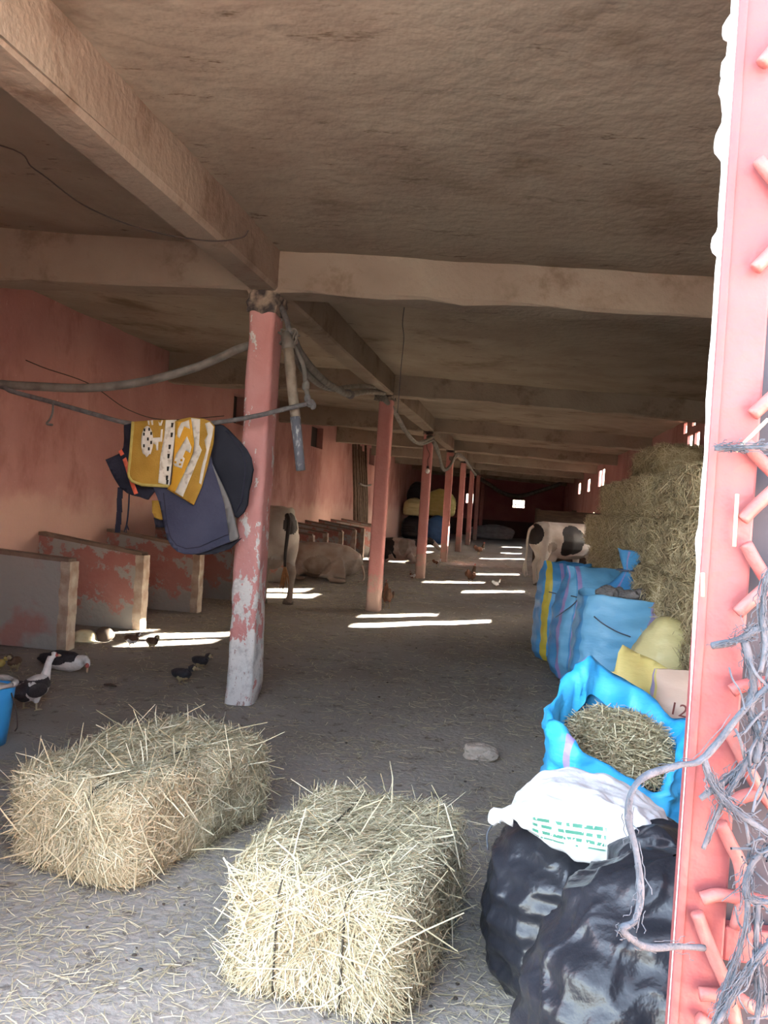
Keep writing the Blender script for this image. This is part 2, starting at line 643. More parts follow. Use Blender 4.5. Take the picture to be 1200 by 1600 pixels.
wr = holed_wall(YF, YB, -0.05, 3.3, R_HOLES, lambda a, b, c, d: ((XR, a, c), (XR + WT, b, d))).build('wall_right', M_PINKWALL)
struct(wr, 'red plastered wall with small bright vents behind the haystack', 'wall')

# far wall with a small barred window and two slits
FW = [(-0.23, 0.39, 1.66, 2.07), (-2.52, -2.40, 1.75, 2.25), (-2.78, -2.66, 1.75, 2.25)]
struct(holed_wall(XL, XR, 0.9, 3.6, FW, lambda a, b, c, d: ((a, YB, c), (b, YB + 0.2, d))).build('wall_back', M_FARWALL), 'dark red back wall at the far end of the barn', 'wall')
struct(MB().box((XL, YB - 0.02, -0.05), (XR, YB + 0.2, 0.9)).build('wall_back_lower', M_FARLOW), 'dark lower band of the back wall', 'wall')
w4 = thing('window_4', 'small bright barred window in the far back wall', 'window', (0.08, YB + 0.1, 1.66), kind='structure')
for k in range(3):
    MB().box((-0.16 + 0.16 * k - 0.015, -0.015, 0), (-0.16 + 0.16 * k + 0.015, 0.015, 0.41)).build('bar', M_DARK, w4)
MB().box((-0.31, -0.012, 0.14), (0.31, 0.012, 0.18)).build('bar', M_DARK, w4)

# front wall beside and above the entrance, plus unseen walls shaping the light
fw_ = MB()
fw_.box((0.34, YF, -0.05), (XR + WT, YF + 0.2, 3.0))
struct(MB().box((XL - 0.22, YR, -0.05), (-1.72, YR + 0.2, 3.55)).build('wall_entrance', M_PINKWALL), 'unseen pink wall closing the barn front, widened to shade the stall side', 'wall')  # out of view; run further right to shade the left bays
struct(MB().box((-14, -9.2, -0.05), (9, -9.0, 1.7)).build('added_yard_wall', M_ADDEDWALL), 'unseen wall added across the yard to keep low light off the gate', 'wall')  # added out of view to block low skylight
struct(MB().box((-0.45, -0.85, -0.05), (3.2, -0.65, 1.45)).build('added_low_wall', M_PINKWALL), 'unseen low pink wall added to shade the lower gate', 'wall')  # added behind the camera so the lower gate gets less light
struct(fw_.build('wall_front', M_PINKWALL), 'pink plastered wall beside the entrance, behind the iron gate', 'wall')

# ------------------------------------------------------------------ columns
COL_LABEL = ['nearest pink column, its lower half chipped to white, beside the hanging blankets',
             'second pink column from the entrance, with the brown hen at its foot',
             'third pink column, with a small bulb hanging near its top',
             'fourth pink column from the entrance, behind the one with the bulb',
             'fifth pink column from the entrance', 'sixth pink column from the entrance, slim in the distance',
             'seventh pink column, far back in shade', 'eighth pink column, last before the back wall']


def make_column(i, Y):
    ns, nzr = 6, 44
    w, d = 0.185, 0.235
    H = zbeam(XC, Y) + 0.02
    per = []
    for s in range(4):
        for k in range(ns):
            t = k / ns
            per.append([(-w / 2 + w * t, 0), (w / 2, d * t), (w / 2 - w * t, d), (-w / 2, d - d * t)][s])
    n = len(per)
    V = []
    for j in range(nzr + 1):
        z = H * j / nzr
        sc = 1 + 0.05 * max(0, 1 - z / 1.5) ** 1.5
        for (x, y) in per:
            # soft corners
            cx, cy = abs(x) / (w / 2), abs(y - d / 2) / (d / 2)
            k = 1 - 0.06 * max(0, cx + cy - 1.75) / 0.25
            V.append((x * k * sc, d / 2 + (y - d / 2) * k * sc, z))
    V = np.array(V)
    amp = 0.011 if i == 0 else 0.004
    low = np.clip(1.2 - V[:, 2], 0.25, 1.2)
    dsp = fnoise(V + np.array([i * 7.1, 0, 0]), 5.0, 21, 4) * amp * low * 2.0
    dirv = V * np.array([1, 1, 0]) - np.array([0, d / 2, 0])
    dirv /= np.linalg.norm(dirv, axis=1, keepdims=True) + 1e-6
    V = V + dirv * dsp[:, None]
    idx = np.arange(n * (nzr + 1)).reshape(nzr + 1, n)
    nxt = np.roll(idx, -1, axis=1)
    Q = np.stack([idx[:-1], nxt[:-1], nxt[1:], idx[1:]], -1).reshape(-1, 4)
    t = thing('column', COL_LABEL[i], 'column', (XC, Y, 0), 0, None, 'structure')
    link('shaft', mesh_np('shaft', V, Q), t, M_PINKCOL if i == 0 else M_PINKCOL2, True)
    # crumbling unpainted capital just under the beam
    m = MB()
    hc = 0.17 if i == 0 else 0.08
    m.box((-w / 2 - 0.012, -0.014, H - hc), (w / 2 + 0.012, d + 0.012, H))
    o = m.build('capital', M_CAPITAL, t)
    bm = bmesh.new()
    bm.from_mesh(o.data)
    bmesh.ops.subdivide_edges(bm, edges=bm.edges, cuts=6, use_grid_fill=True)
    for v in bm.verts:
        v.co += Vector(RNG.normal(0, 0.007, 3))
    bm.to_mesh(o.data)
    bm.free()
    return t


M_CAPITAL = mat('crumbling_mortar', (0.33, 0.26, 0.20), (0.06, 0.05, 0.05), 9, 0.95, 0.7, 40, thr=(0.4, 0.58))
for i, Y in enumerate(COLY):
    make_column(i, Y)

# ------------------------------------------------------------------ stall partitions along the left wall
PY = [5.45, 6.85, 8.2, 9.7, 11.1, 12.5, 13.9, 15.3, 16.7, 18.1, 19.5, 20.9, 22.3, 23.7]
for i, Y in enumerate(PY):
    lab = {1: 'grey peeling stall partition nearest the ducks', 2: 'pink stall partition with a sunlit post, behind the two feed bowls', 3: 'pink stall partition behind the hanging blankets, third in view',
           0: 'stall partition beside the blue bucket, just out of view'}.get(i, 'low stall partition beyond the standing cow, number %d in the row' % i)
    t = thing('stall_partition', lab, 'partition', (XL, Y, 0), 0, 'low stall partitions along the pink wall', 'structure')
    L = 1.2 + 0.03 * math.sin(i * 2.1) if i != 1 else 1.115
    zf, zw = (0.78, 0.92) if i != 1 else (0.79, 0.84)
    n = 16
    V, F = [], []
    m = MB()
    for s, y0 in ((0, 0.0), (1, 0.11)):
        for a in range(n + 1):
            x = L * a / n
            zt = zw + (zf - zw) * a / n
            for b in range(9):
                V.append((x, y0 + 0.006 * RNG.standard_normal() * (0.4), zt * b / 8))
    for s in range(2):
        for a in range(n):
            for b in range(8):
                k = s * (n + 1) * 9 + a * 9 + b
                F.append((k, k + 9, k + 10, k + 1) if s == 0 else (k, k + 1, k + 10, k + 9))
    m.add(V, F)
    m.build('panel', M_PART2 if i in (1,) else M_PART, t, True)
    m = MB()
    c = 12
    for a in range(c):
        x0, x1 = (L + 0.01) * a / c, (L + 0.01) * (a + 1) / c
        z0, z1 = zw + (zf - zw) * a / c, zw + (zf - zw) * (a + 1) / c
        j = 0.004 * RNG.standard_normal()
        m.hexa([(x0, -0.015 + j, z0 - .005), (x1, -0.015 + j, z1 - .005), (x1, 0.125, z1 - .005), (x0, 0.125, z0 - .005), (x0, -0.015 + j, z0 + 0.03), (x1, -0.015 + j, z1 + 0.03), (x1, 0.125, z1 + 0.03), (x0, 0.125, z0 + 0.03)])
    m.build('cap', M_CAP, t)
    m = MB()
    k = 10
    for a in range(k):
        z0, z1 = zf * a / k, zf * (a + 1) / k + 0.002
        j = 0.006 * math.sin(a * 1.7 + i)
        m.box((L - 0.055 + j, -0.02, z0), (L + 0.035 + j * .5, 0.13, z1))
    m.build('post', M_POST, t)

# ------------------------------------------------------------------ straw
def ribbons(P, D, N, L, W, bend, seed=0):
    """flat bent straws: start P, direction D, normal N (all (n,3)); two quads each"""
    D = D / (np.linalg.norm(D, axis=1, keepdims=True) + 1e-9)
    S = np.cross(D, N)
    S = S / (np.linalg.norm(S, axis=1, keepdims=True) + 1e-9)
    U = np.cross(S, D)
    L, W, bend = L[:, None], W[:, None], bend[:, None]
    p0 = P - D * L * 0.5
    p1 = P + U * bend * L * 0.25
    p2 = P + D * L * 0.5 - U * bend * L * 0.1
    n = len(P)
    V = np.stack([p0 - S * W / 2, p0 + S * W / 2, p1 - S * W / 2, p1 + S * W / 2, p2 - S * W / 3, p2 + S * W / 3], 1).reshape(-1, 3)
    b = (np.arange(n) * 6)[:, None]
    Q = np.concatenate([b + np.array([[0, 1, 3, 2]]), b + np.array([[2, 3, 5, 4]])], 0)
    return V, Q


def bale_core(dims, seed, amp=0.02):
    """rounded uneven block, base at z=0, centred in x and y; returns verts, quads and surface sampler"""
    lx, ly, lz = dims
    bm = bmesh.new()
    bmesh.ops.create_cube(bm, size=1.0)
    bmesh.ops.subdivide_edges(bm, edges=bm.edges, cuts=11, use_grid_fill=True)
    bm.verts.ensure_lookup_table()
    V = np.array([v.co[:] for v in bm.verts]) * 2
    Q = np.array([[v.index for v in f.verts] for f in bm.faces])
    bm.free()
    R = (np.abs(V) ** 9).sum(1, keepdims=True) ** (1 / 9)
    V = V / R * np.array([lx, ly, lz]) / 2
    V[:, 2] += lz / 2
    n = V - np.array([0, 0, lz / 2])
    n = n / np.linalg.norm(n, axis=1, keepdims=True)
    V = V + n * (fnoise(V, 5.0, seed, 3) * amp)[:, None]
    # tight string waists
    for c in (-0.17, 0.17):
        k = np.exp(-((V[:, 1 if lx > ly else 0] - c * (ly if lx > ly else lx)) / 0.035) ** 2)
        V[:, 2] -= np.where(V[:, 2] > lz * 0.5, 0.02 * k, 0)
    V[:, 2] = np.maximum(V[:, 2], 0.0)
    return V, Q


def bale_straw(V, Q, n, seed, Lm, Wm, stick=0.25, grain=None, flat=0.0):
    r = np.random.default_rng(seed)
    A = V[Q]
    nrm = np.cross(A[:, 2] - A[:, 0], A[:, 3] - A[:, 1])
    area = np.linalg.norm(nrm, axis=1)
    nrm = nrm / (area[:, None] + 1e-12)
    cen = A.mean(1)
    c0 = V.mean(0)
    nrm *= np.sign((nrm * (cen - c0)).sum(1))[:, None]
    keep = cen[:, 2] > 0.004
    p = area * keep
    f = r.choice(len(Q), n, p=p / p.sum())
    u, v = r.random(n)[:, None], r.random(n)[:, None]
    P = (A[f, 0] * (1 - u) + A[f, 1] * u) * (1 - v) + (A[f, 3] * (1 - u) + A[f, 2] * u) * v
    Nn = nrm[f]
    T = r.normal(0, 1, (n, 3))
    if grain is not None:
        T += grain(P, Nn)
    T = T - Nn * (T * Nn).sum(1, keepdims=True)
    T /= np.linalg.norm(T, axis=1, keepdims=True) + 1e-9
    lift = np.abs(r.normal(0, stick, n))
    D = T + Nn * lift[:, None]
    L = Lm * r.uniform(0.4, 1.5, n)
    W = Wm * r.uniform(0.6, 1.4, n)
    P = P + Nn * (r.uniform(-0.004, 0.014, n) + lift * L * 0.35)[:, None]
    rn = Nn + r.normal(0, 0.45, (n, 3))
    vv, qq = ribbons(P, D, rn, L, W, r.normal(0, 0.25, n))
    vv[:, 2] = np.maximum(vv[:, 2], 0.004)
    return vv, qq


def string_loop(dims, off, axis, mat_, parent):
    """baling twine round the block"""
    lx, ly, lz = dims
    e = 0.014
    pts = []
    a, b = (ly, lx) if axis == 'X' else (lx, ly)
    for t in np.linspace(0, 2 * math.pi, 41):
        c, s = math.cos(t), math.sin(t)
        k = (abs(c) ** 9 + abs(s) ** 9) ** (-1 / 9)
        u, w = k * c * (a / 2 + e), k * s * (lz / 2 + e) + lz / 2
        w = max(w, 0.005)
        pts.append((off, u, w - (0.012 if w > lz * .9 else 0)) if axis == 'X' else (u, off, w - (0.012 if w > lz * .9 else 0)))
    return MB().tube(pts, 0.0035, 6).build('twine', mat_, parent, True)


M_BALESTR = mat('baling_twine', (0.05, 0.045, 0.035))


def end_fan(P, N):
    # straws on the cut end splay outwards and down, those on top run across
    g = np.zeros_like(P)
    m = np.abs(N[:, 1]) > 0.6
    g[m] = np.stack([P[m, 0] * 6, np.zeros(m.sum()), (P[m, 2] - 0.30) * 7], 1)
    g[~m] = np.array([1.3, 0.0, 0.0])
    return g


def front_bale(name, label, center, rot, dims, seed, n):
    t = thing(name, label, 'hay bale', (center[0], center[1], 0), rot, 'loose bales lying on the floor')
    V, Q = bale_core(dims, seed, 0.028)
    link('core', mesh_np('core', V, Q), t, M_CORE, True)
    vv, qq = bale_straw(V, Q, n, seed, 0.095, 0.0025, 0.20, end_fan)
    vs, qs = bale_straw(V, Q, n // 30, seed + 5, 0.17, 0.004, 0.38)
    o = link('straw', mesh_np('straw', np.concatenate([vv, vs]), np.concatenate([qq, qs + len(vv)])), t, M_STRAW)
    o['kind'] = 'stuff'
    for off in (-dims[0] * 0.19, dims[0] * 0.19):
        string_loop(dims, off, 'X', M_BALESTR, t)
    return t


# near bale: its cut end faces the entrance
front_bale('hay_bale', 'bright straw bale in front, its cut end facing the entrance', (-0.455, 2.79), -0.14, (0.55, 0.84, 0.37), 3, 38000)
front_bale('hay_bale', 'long straw bale on the floor in front of the nearest column', (-1.47, 3.40), -0.27, (0.56, 0.98, 0.37), 9, 38000)

# haystack along the right wall: shared bale meshes
STACK_ME = []
for k in range(5):
    dims = (0.42, 0.86, 0.355)
    V, Q = bale_core(dims, 40 + k, 0.022)
    c = mesh_np('stack_core', V, Q)
    c.materials.append(M_HAYCORE)
    c.polygons.foreach_set('use_smooth', np.ones(len(c.polygons), bool))
    vv, qq = bale_straw(V, Q, 4200, 60 + k, 0.13, 0.005, 0.26)
    vv[:, 1] = np.clip(vv[:, 1], -0.452, 0.452)            # pressed against its neighbours
    vv[:, 2] = np.clip(vv[:, 2], -0.012, 0.386)
    s = mesh_np('stack_straw', vv, qq)
    s.materials.append(M_HAY)
    STACK_ME.append((c, s))


def stack_bale(x, y, z, rot, k, label):
    t = thing('hay_bale', label, 'hay bale', (x, y, z), rot, 'bales of the haystack by the wall')
    c, s = STACK_ME[k % 5]
    link('core', c, t)
    o = link('straw', s, t)
    o['kind'] = 'stuff'
    return t


LAYER = ['bottom-layer', 'second-layer', 'third-layer', 'fourth-layer', 'fifth-layer', 'topmost']
kk = 0
for layer in range(6):
    z = layer * 0.376
    ys = np.arange(4.95, 11.3, 0.908) + (0.3 if layer % 2 else 0.0)
    for j, y in enumerate(ys):
        if layer == 5 and not (8.2 < y < 10.6):
            continue
        face = float(np.interp(y, [4, 7, 11.5], [1.10, 1.00, 0.92])) + (0.34 if layer == 5 else 0.05 * (layer == 4))
        off = RNG.normal(0, 0.022)
        for dcol in range(3):
            if dcol > 0 and not (layer >= 3 or j >= len(ys) - 1 or j == 0):
                continue
            x = face + 0.23 + 0.53 * dcol + off
            if x > 2.14:
                continue
            where = ['facing the aisle', 'one row back', 'two rows back'][dcol]
            stack_bale(x, y, z, (math.pi if kk % 2 else 0), kk, '%s hay bale of the haystack, %s from the gate end, %s' % (LAYER[layer], ORD[j], where))
            kk += 1
# a few more set back near the wall at the gate end
for n_, (x, y) in enumerate([(2.10, 4.95), (2.10, 5.87), (2.12, 6.80)]):
    stack_bale(x, y, 5 * 0.376, 0.0, kk, 'hay bale set back on the haystack under the vents, %s from the gate' % ORD[n_])
    kk += 1
stack_bale(1.12, 3.50, 0.0, 0.0, 2, 'low hay bale on the floor between the straw sack and the gate')

# loose straw lying on the floor
def litter(name, n, xr, yr, Lm, Wm, seed, label, dens=None, material=None):
    r = np.random.default_rng(seed)
    X = r.uniform(*xr, n * 3)
    Y = r.uniform(*yr, n * 3)
    w = np.ones(n * 3) if dens is None else dens(X, Y)
    keep = r.random(n * 3) < w
    X, Y = X[keep][:n], Y[keep][:n]
    n = len(X)
    P = np.stack([X, Y, r.uniform(0.004, 0.012, n)], 1)
    P[:, 2] += 0.012 * fnoise(np.stack([X, Y, 0 * X], 1), 1.3, 3, 3) - 0.006
    a = r.uniform(0, 2 * math.pi, n)
    D = np.stack([np.cos(a), np.sin(a) * 0.8, r.normal(0, 0.05, n)], 1)
    N = np.stack([r.normal(0, .3, n), r.normal(0, .3, n), np.ones(n)], 1)
    V, Q = ribbons(P, D, N, Lm * r.uniform(0.35, 1.7, n), Wm * r.uniform(0.6, 1.3, n), r.normal(0, 0.2, n))
    o = link(name, mesh_np(name, V, Q), None, material or M_LITTER)
    tag(o, label, 'straw', kind='stuff')


def d_near(X, Y):
    p = np.stack([X, Y, 0 * X], 1)
    d = 0.18 + 0.35 * (fnoise(p, 1.1, 51, 3) > 0.15)
    d += 0.9 * np.exp(-(((X - 0.05) / 0.22) ** 2 + ((Y - 2.9) / 0.9) ** 2))
    d += 0.7 * np.exp(-(((X + 1.0) / 0.8) ** 2 + ((Y - 2.4) / 0.35) ** 2))
    d += 0.6 * np.exp(-(((X + 1.5) / 0.8) ** 2 + ((Y - 3.4) / 0.7) ** 2))
    return np.clip(d, 0, 1)


litter('straw_litter', 15000, (-2.6, 0.9), (1.9, 5.2), 0.045, 0.0024, 5, 'fine straw scattered over the floor around the two loose bales', d_near, M_LITTER)
litter('straw_litter', 9000, (-4.2, 1.0), (5.0, 12.5), 0.07, 0.0036, 6, 'straw scattered over the aisle floor past the nearest column', lambda X, Y: 0.2 + 0.5 * (fnoise(np.stack([X, Y, 0 * X], 1), 0.8, 61, 3) > 0.0))
litter('straw_litter', 5000, (-4.8, 0.9), (12.5, 26), 0.10, 0.008, 8, 'straw and bedding scattered over the far aisle floor', lambda X, Y: 0.15 + 0.6 * (X < -1.2))
# ------------------------------------------------------------------ organic bodies
def loft(chain, n=14):
    """chain: list of (point, side radius, up radius[, up vector]) -> closed tube verts/faces"""
    pts = [np.asarray(c[0], float) for c in chain]
    V, F = [], []
    for i, c in enumerate(chain):
        t = pts[min(i + 1, len(pts) - 1)] - pts[max(i - 1, 0)]
        t = t / (np.linalg.norm(t) + 1e-9)
        ref = np.array([0, 0, 1.0]) if abs(t[2]) < 0.75 else np.array([1.0, 0, 0])
        s = np.cross(t, ref)
        s /= np.linalg.norm(s)
        u = np.cross(s, t)
        for k in range(n):
            a = 2 * math.pi * k / n
            V.append(pts[i] + s * math.cos(a) * c[1] + u * math.sin(a) * c[2])
    for i in range(len(pts) - 1):
        for k in range(n):
            a, b = i * n + k, i * n + (k + 1) % n
            F.append((a, b, b + n, a + n))
    F.append(tuple(range(n))[::-1])
    F.append(tuple((len(pts) - 1) * n + k for k in range(n)))
    return V, F


def organic(name, chains, voxel, mats, parent=None, colour=None, smooth_it=6, ells=()):
    """one continuous skin grown over several tapering limbs"""
    m = MB()
    for c in chains:
        m.add(*loft(c))
    for e in ells:
        m.ell(*e)
    me = bpy.data.meshes.new('tmp')
    me.from_pydata(m.v, [], m.f)
    bm = bmesh.new()
    bm.from_mesh(me)
    bmesh.ops.recalc_face_normals(bm, faces=bm.faces)
    bm.to_mesh(me)
    bm.free()
    tmp = bpy.data.objects.new('tmp', me)
    COL.objects.link(tmp)
    r = tmp.modifiers.new('r', 'REMESH')
    r.mode = 'VOXEL'
    r.voxel_size = voxel
    s = tmp.modifiers.new('s', 'SMOOTH')
    s.iterations = smooth_it
    s.factor = 0.5
    bpy.context.view_layer.update()
    dg = bpy.context.evaluated_depsgraph_get()
    out = bpy.data.meshes.new_from_object(tmp.evaluated_get(dg))
    bpy.data.objects.remove(tmp)
    out.name = name
    out.materials.clear()
    for mm in mats:
        out.materials.append(mm)
    n = len(out.polygons)
    c = np.empty(n * 3, np.float32)
    out.polygons.foreach_get('center', c)
    c = c.reshape(-1, 3)
    if colour:
        out.polygons.foreach_set('material_index', np.asarray(colour(c), np.int32))
    out.polygons.foreach_set('use_smooth', np.ones(n, bool))
    return link(name, out, parent)


M_CWHITE = mat('cow_white_coat', (0.62, 0.55, 0.49), (0.50, 0.40, 0.33), 4, 0.8, 0.2, 60)
M_CBLACK = mat('cow_black_coat', (0.018, 0.014, 0.014), (0.03, 0.022, 0.02), 6, 0.6, 0.2, 60)
M_CDIRT = mat('cow_dirty_coat', (0.36, 0.29, 0.24), (0.27, 0.20, 0.16), 5, 0.9, 0.3, 50)
M_HOOF = mat('hoof_horn', (0.09, 0.07, 0.06), (0.14, 0.11, 0.09), 12, 0.6)
M_EYE = mat('animal_eye', (0.01, 0.008, 0.008), rough=0.15, spec=0.6)
M_TAILBROWN = mat('tail_brown_hair', (0.34, 0.17, 0.08), (0.24, 0.12, 0.06), 20, 0.9)
M_PINKSKIN = mat('pink_skin', (0.50, 0.27, 0.23), (0.42, 0.22, 0.19), 10, 0.7)


def cow_standing(name, label, loc, rotz, colour, mats, tail_black=True):
    """local +x is forward, z up, hooves on z=0"""
    t = thing(name, label, 'cow', loc, rotz)
    ch = [
        [((-0.86, 0, 1.06), .10, .14), ((-0.80, 0, 1.06), .20, .26), ((-0.62, 0, 1.03), .27, .34), ((-0.35, 0, 0.99), .30, .37), ((0, 0, .96), .34, .40), ((0.35, 0, .97), .31, .39),
         ((0.60, 0, 1.0), .25, .36), ((0.78, 0, 1.04), .17, .26), ((0.98, 0, 1.13), .12, .18), ((1.18, 0, 1.24), .10, .145), ((1.30, 0, 1.29), .10, .125)],
        [((1.24, 0, 1.30), .10, .12), ((1.38, 0, 1.24), .105, .12), ((1.52, 0, 1.14), .08, .09), ((1.66, 0, 1.03), .065, .07), ((1.72, 0, 0.985), .055, .055)],
        [((1.27, .09, 1.33), .02, .03), ((1.25, .22, 1.33), .02, .055), ((1.25, .30, 1.31), .01, .015)],
        [((1.27, -.09, 1.33), .02, .03), ((1.25, -.22, 1.33), .02, .055), ((1.25, -.30, 1.31), .01, .015)],
        [((-0.70, 0.10, 1.27), .07, .05), ((-0.55, 0.17, 1.30), .05, .05)],
        [((-0.70, -0.10, 1.27), .07, .05), ((-0.55, -0.17, 1.30), .05, .05)],
    ]
    for sy in (-1, 1):
        dx = 0.06 * sy
        ch.append([((-0.60, .15 * sy, 0.95), .13, .22), ((-0.56 + dx, .17 * sy, 0.74), .10, .155), ((-0.58 + dx, .17 * sy, 0.56), .065, .085), ((-0.68 + dx, .17 * sy, 0.44), .055, .07), ((-0.66 + dx, .17 * sy, 0.26), .04, .045),
                   ((-0.64 + dx, .17 * sy, 0.12), .045, .05), ((-0.60 + dx, .17 * sy, 0.04), .058, .065), ((-0.59 + dx, .17 * sy, 0.0), .06, .07)])
        ch.append([((0.55, .15 * sy, 0.90), .11, .17), ((0.55 - dx, .16 * sy, 0.66), .075, .10), ((0.56 - dx, .16 * sy, 0.44), .058, .066), ((0.56 - dx, .16 * sy, 0.24), .04, .045), ((0.56 - dx, .16 * sy, 0.11), .046, .05),
                   ((0.59 - dx, .16 * sy, 0.03), .058, .065), ((0.59 - dx, .16 * sy, 0.0), .06, .068)])
    ud = [((-0.38, 0, 0.60), (.19, .17, .15))]
    b = organic('body', ch, 0.022, mats, t, colour, 6, ud)
    # tail with a brush
    tp = spline([(-0.84, 0, 1.24), (-0.93, 0, 1.16), (-0.95, 0.02, 0.95), (-0.94, 0.03, 0.70), (-0.96, 0.03, 0.50)], 6)
    tl = MB().tube(tp, list(np.linspace(0.035, 0.018, len(tp))), 8).build('tail', mats[1] if tail_black else mats[0], t, True)
    br = MB()
    for k in range(14):
        a = RNG.normal(0, 0.02, 2)
        br.tube(spline([(-0.955, 0.03, 0.56), (-0.97 + a[0], 0.03 + a[1], 0.42), (-0.96 + 1.6 * a[0], 0.03 + 1.8 * a[1], 0.22 + RNG.normal(0, .03))], 4), [0.014, 0.014, 0.013, 0.012, 0.011, 0.009, 0.007, 0.004, 0.002], 5)
    br.build('tail_brush', M_TAILBROWN if tail_black else mats[0], tl, True)
    for sy in (-1, 1):
        MB().ell((1.41, .088 * sy, 1.27), (.022, .014, .02)).build('eye', M_EYE, t, True)
        MB().tube(spline([(1.25, .07 * sy, 1.40), (1.24, .13 * sy, 1.45), (1.28, .16 * sy, 1.53)], 4), list(np.linspace(0.024, 0.006, 9)), 8).build('horn', M_HOOF, t, True)
        for x in (-0.59 + 0.06 * sy, 0.59 - 0.06 * sy):
            MB().tube([(x, .165 * sy, 0.0), (x, .165 * sy, 0.03), (x - 0.01, .165 * sy, 0.065)], [0.074, 0.072, 0.060], 10).build('hoof', M_HOOF, t, True)
    return t


def patches(spots, base=0, idx=1, seed=0, legs_dirty=None):
    """spots: (centre, radius xyz, idx)"""
    def f(c):
        out = np.full(len(c), base)
        nz = fnoise(c, 5.0, seed, 3)
        if legs_dirty is not None:
            out[c[:, 2] + 0.08 * nz < legs_dirty[0]] = legs_dirty[1]
        for (ce, r, k) in spots:
            d = np.sqrt((((c - np.array(ce)) / np.array(r)) ** 2).sum(1)) + 0.14 * nz
            out[d < 1] = k
        return out
    return f


# black and white cow at the haystack: rump towards the aisle, seen side-on


def hoof_anchor(p, ang, sc, side):
    """cow origin such that a hind hoof stands on p"""
    x, y = (-0.59 + 0.06 * side) * sc, 0.17 * side * sc
    return (p[0] - (x * math.cos(ang) - y * math.sin(ang)), p[1] - (x * math.sin(ang) + y * math.cos(ang)), 0)


RC = on_floor(846, 917)
cow_standing('cow', 'black and white cow standing at the far end of the haystack', hoof_anchor(RC, 0.62, 0.95, -1), 0.62,
             patches([((0.02, -0.35, 1.02), (0.30, 0.30, 0.34), 1), ((-0.10, -0.35, 0.86), (0.20, .3, .20), 1), ((-0.86, 0, 1.10), (.17, .4, .24), 1), ((0.1, 0.35, 1.1), (.4, .25, .3), 1), ((1.5, 0, 1.2), (.35, .3, .3), 1), ((-0.5, -0.3, .82), (.13, .2, .11), 2)], 0, 1, 4),
             [M_CWHITE, M_CBLACK, M_CDIRT], False).scale = (0.95, 0.95, 0.97)
# pale cow behind the nearest column
LC = on_floor(450, 944)
a = math.atan2(0.80, -0.60)
cow_standing('cow', 'pale grey cow with a brown tail standing behind the nearest column', hoof_anchor(LC, a, 1.0, -1), a,
             patches([((-0.80, -0.05, 1.12), (.20, .12, .16), 1), ((0.3, 0, 1.2), (.3, .5, .25), 1), ((-0.62, -0.18, 0.86), (.14, .12, .12), 2)], 0, 1, 8, (0.62, 2)),
             [mat('cow_grey_coat', (0.47, 0.41, 0.36), (0.36, 0.30, 0.25), 4, 0.85, 0.2, 60), M_CBLACK, M_CDIRT], True)


def cow_lying(name, label, loc, rotz, s, colour, mats, cat='cow', mirror=False):
    t = thing(name, label, cat, loc, rotz)
    t.scale = (s, -s if mirror else s, s)
    ch = [
        [((-0.84, 0, .34), .10, .13), ((-0.74, 0, .40), .24, .27), ((-0.5, 0, .46), .33, .37), ((-0.15, 0, .46), .38, .42), ((0.2, 0, .46), .36, .41), ((0.48, 0, .50), .27, .38), ((0.68, 0, .58), .18, .28),
         ((0.86, 0.02, .70), .13, .19), ((1.04, 0.04, .80), .11, .14), ((1.15, 0.05, .84), .10, .12)],
        [((1.08, 0.04, .86), .10, .12), ((1.22, 0.06, .80), .10, .115), ((1.36, 0.08, .70), .08, .09), ((1.50, 0.10, .58), .06, .066), ((1.56, 0.11, .54), .05, .05)],
        [((1.10, .13, .90), .02, .03), ((1.08, .25, .90), .02, .05), ((1.08, .33, .88), .01, .015)],
        [((1.10, -.07, .90), .02, .03), ((1.08, -.19, .90), .02, .05), ((1.08, -.27, .88), .01, .015)],
        # folded hind leg on the near side
        [((-0.50, -.30, .34), .14, .26), ((-0.22, -.42, .26), .11, .15), ((-0.05, -.46, .12), .075, .09), ((-0.25, -.50, .07), .055, .06), ((-0.45, -.52, .06), .05, .055), ((-0.60, -.50, .05), .05, .05)],
        [((0.45, -.26, .30), .11, .17), ((0.62, -.32, .16), .08, .10), ((0.72, -.34, .08), .06, .07), ((0.50, -.38, .05), .045, .05), ((0.36, -.38, .045), .05, .045)],
        [((-0.45, .30, .30), .12, .22), ((-0.2, .42, .18), .09, .12), ((-0.05, .46, .08), .06, .07)],
        [((0.45, .24, .28), .10, .15), ((0.64, .30, .12), .07, .08), ((0.9, .28, .06), .05, .055)],
    ]
    organic('body', ch, 0.024, mats, t, colour, 6)
    tp = spline([(-0.82, -.02, .46), (-0.92, -.06, .30), (-0.95, -.14, .10), (-0.84, -.26, .04)], 5)
    MB().tube(tp, list(np.linspace(.032, .014, len(tp))), 8).build('tail', mats[0], t, True)
    for sy in (-1, 1):
        MB().ell((1.25, .06 + .088 * sy, .82), (.022, .014, .02)).build('eye', M_EYE, t, True)
    return t


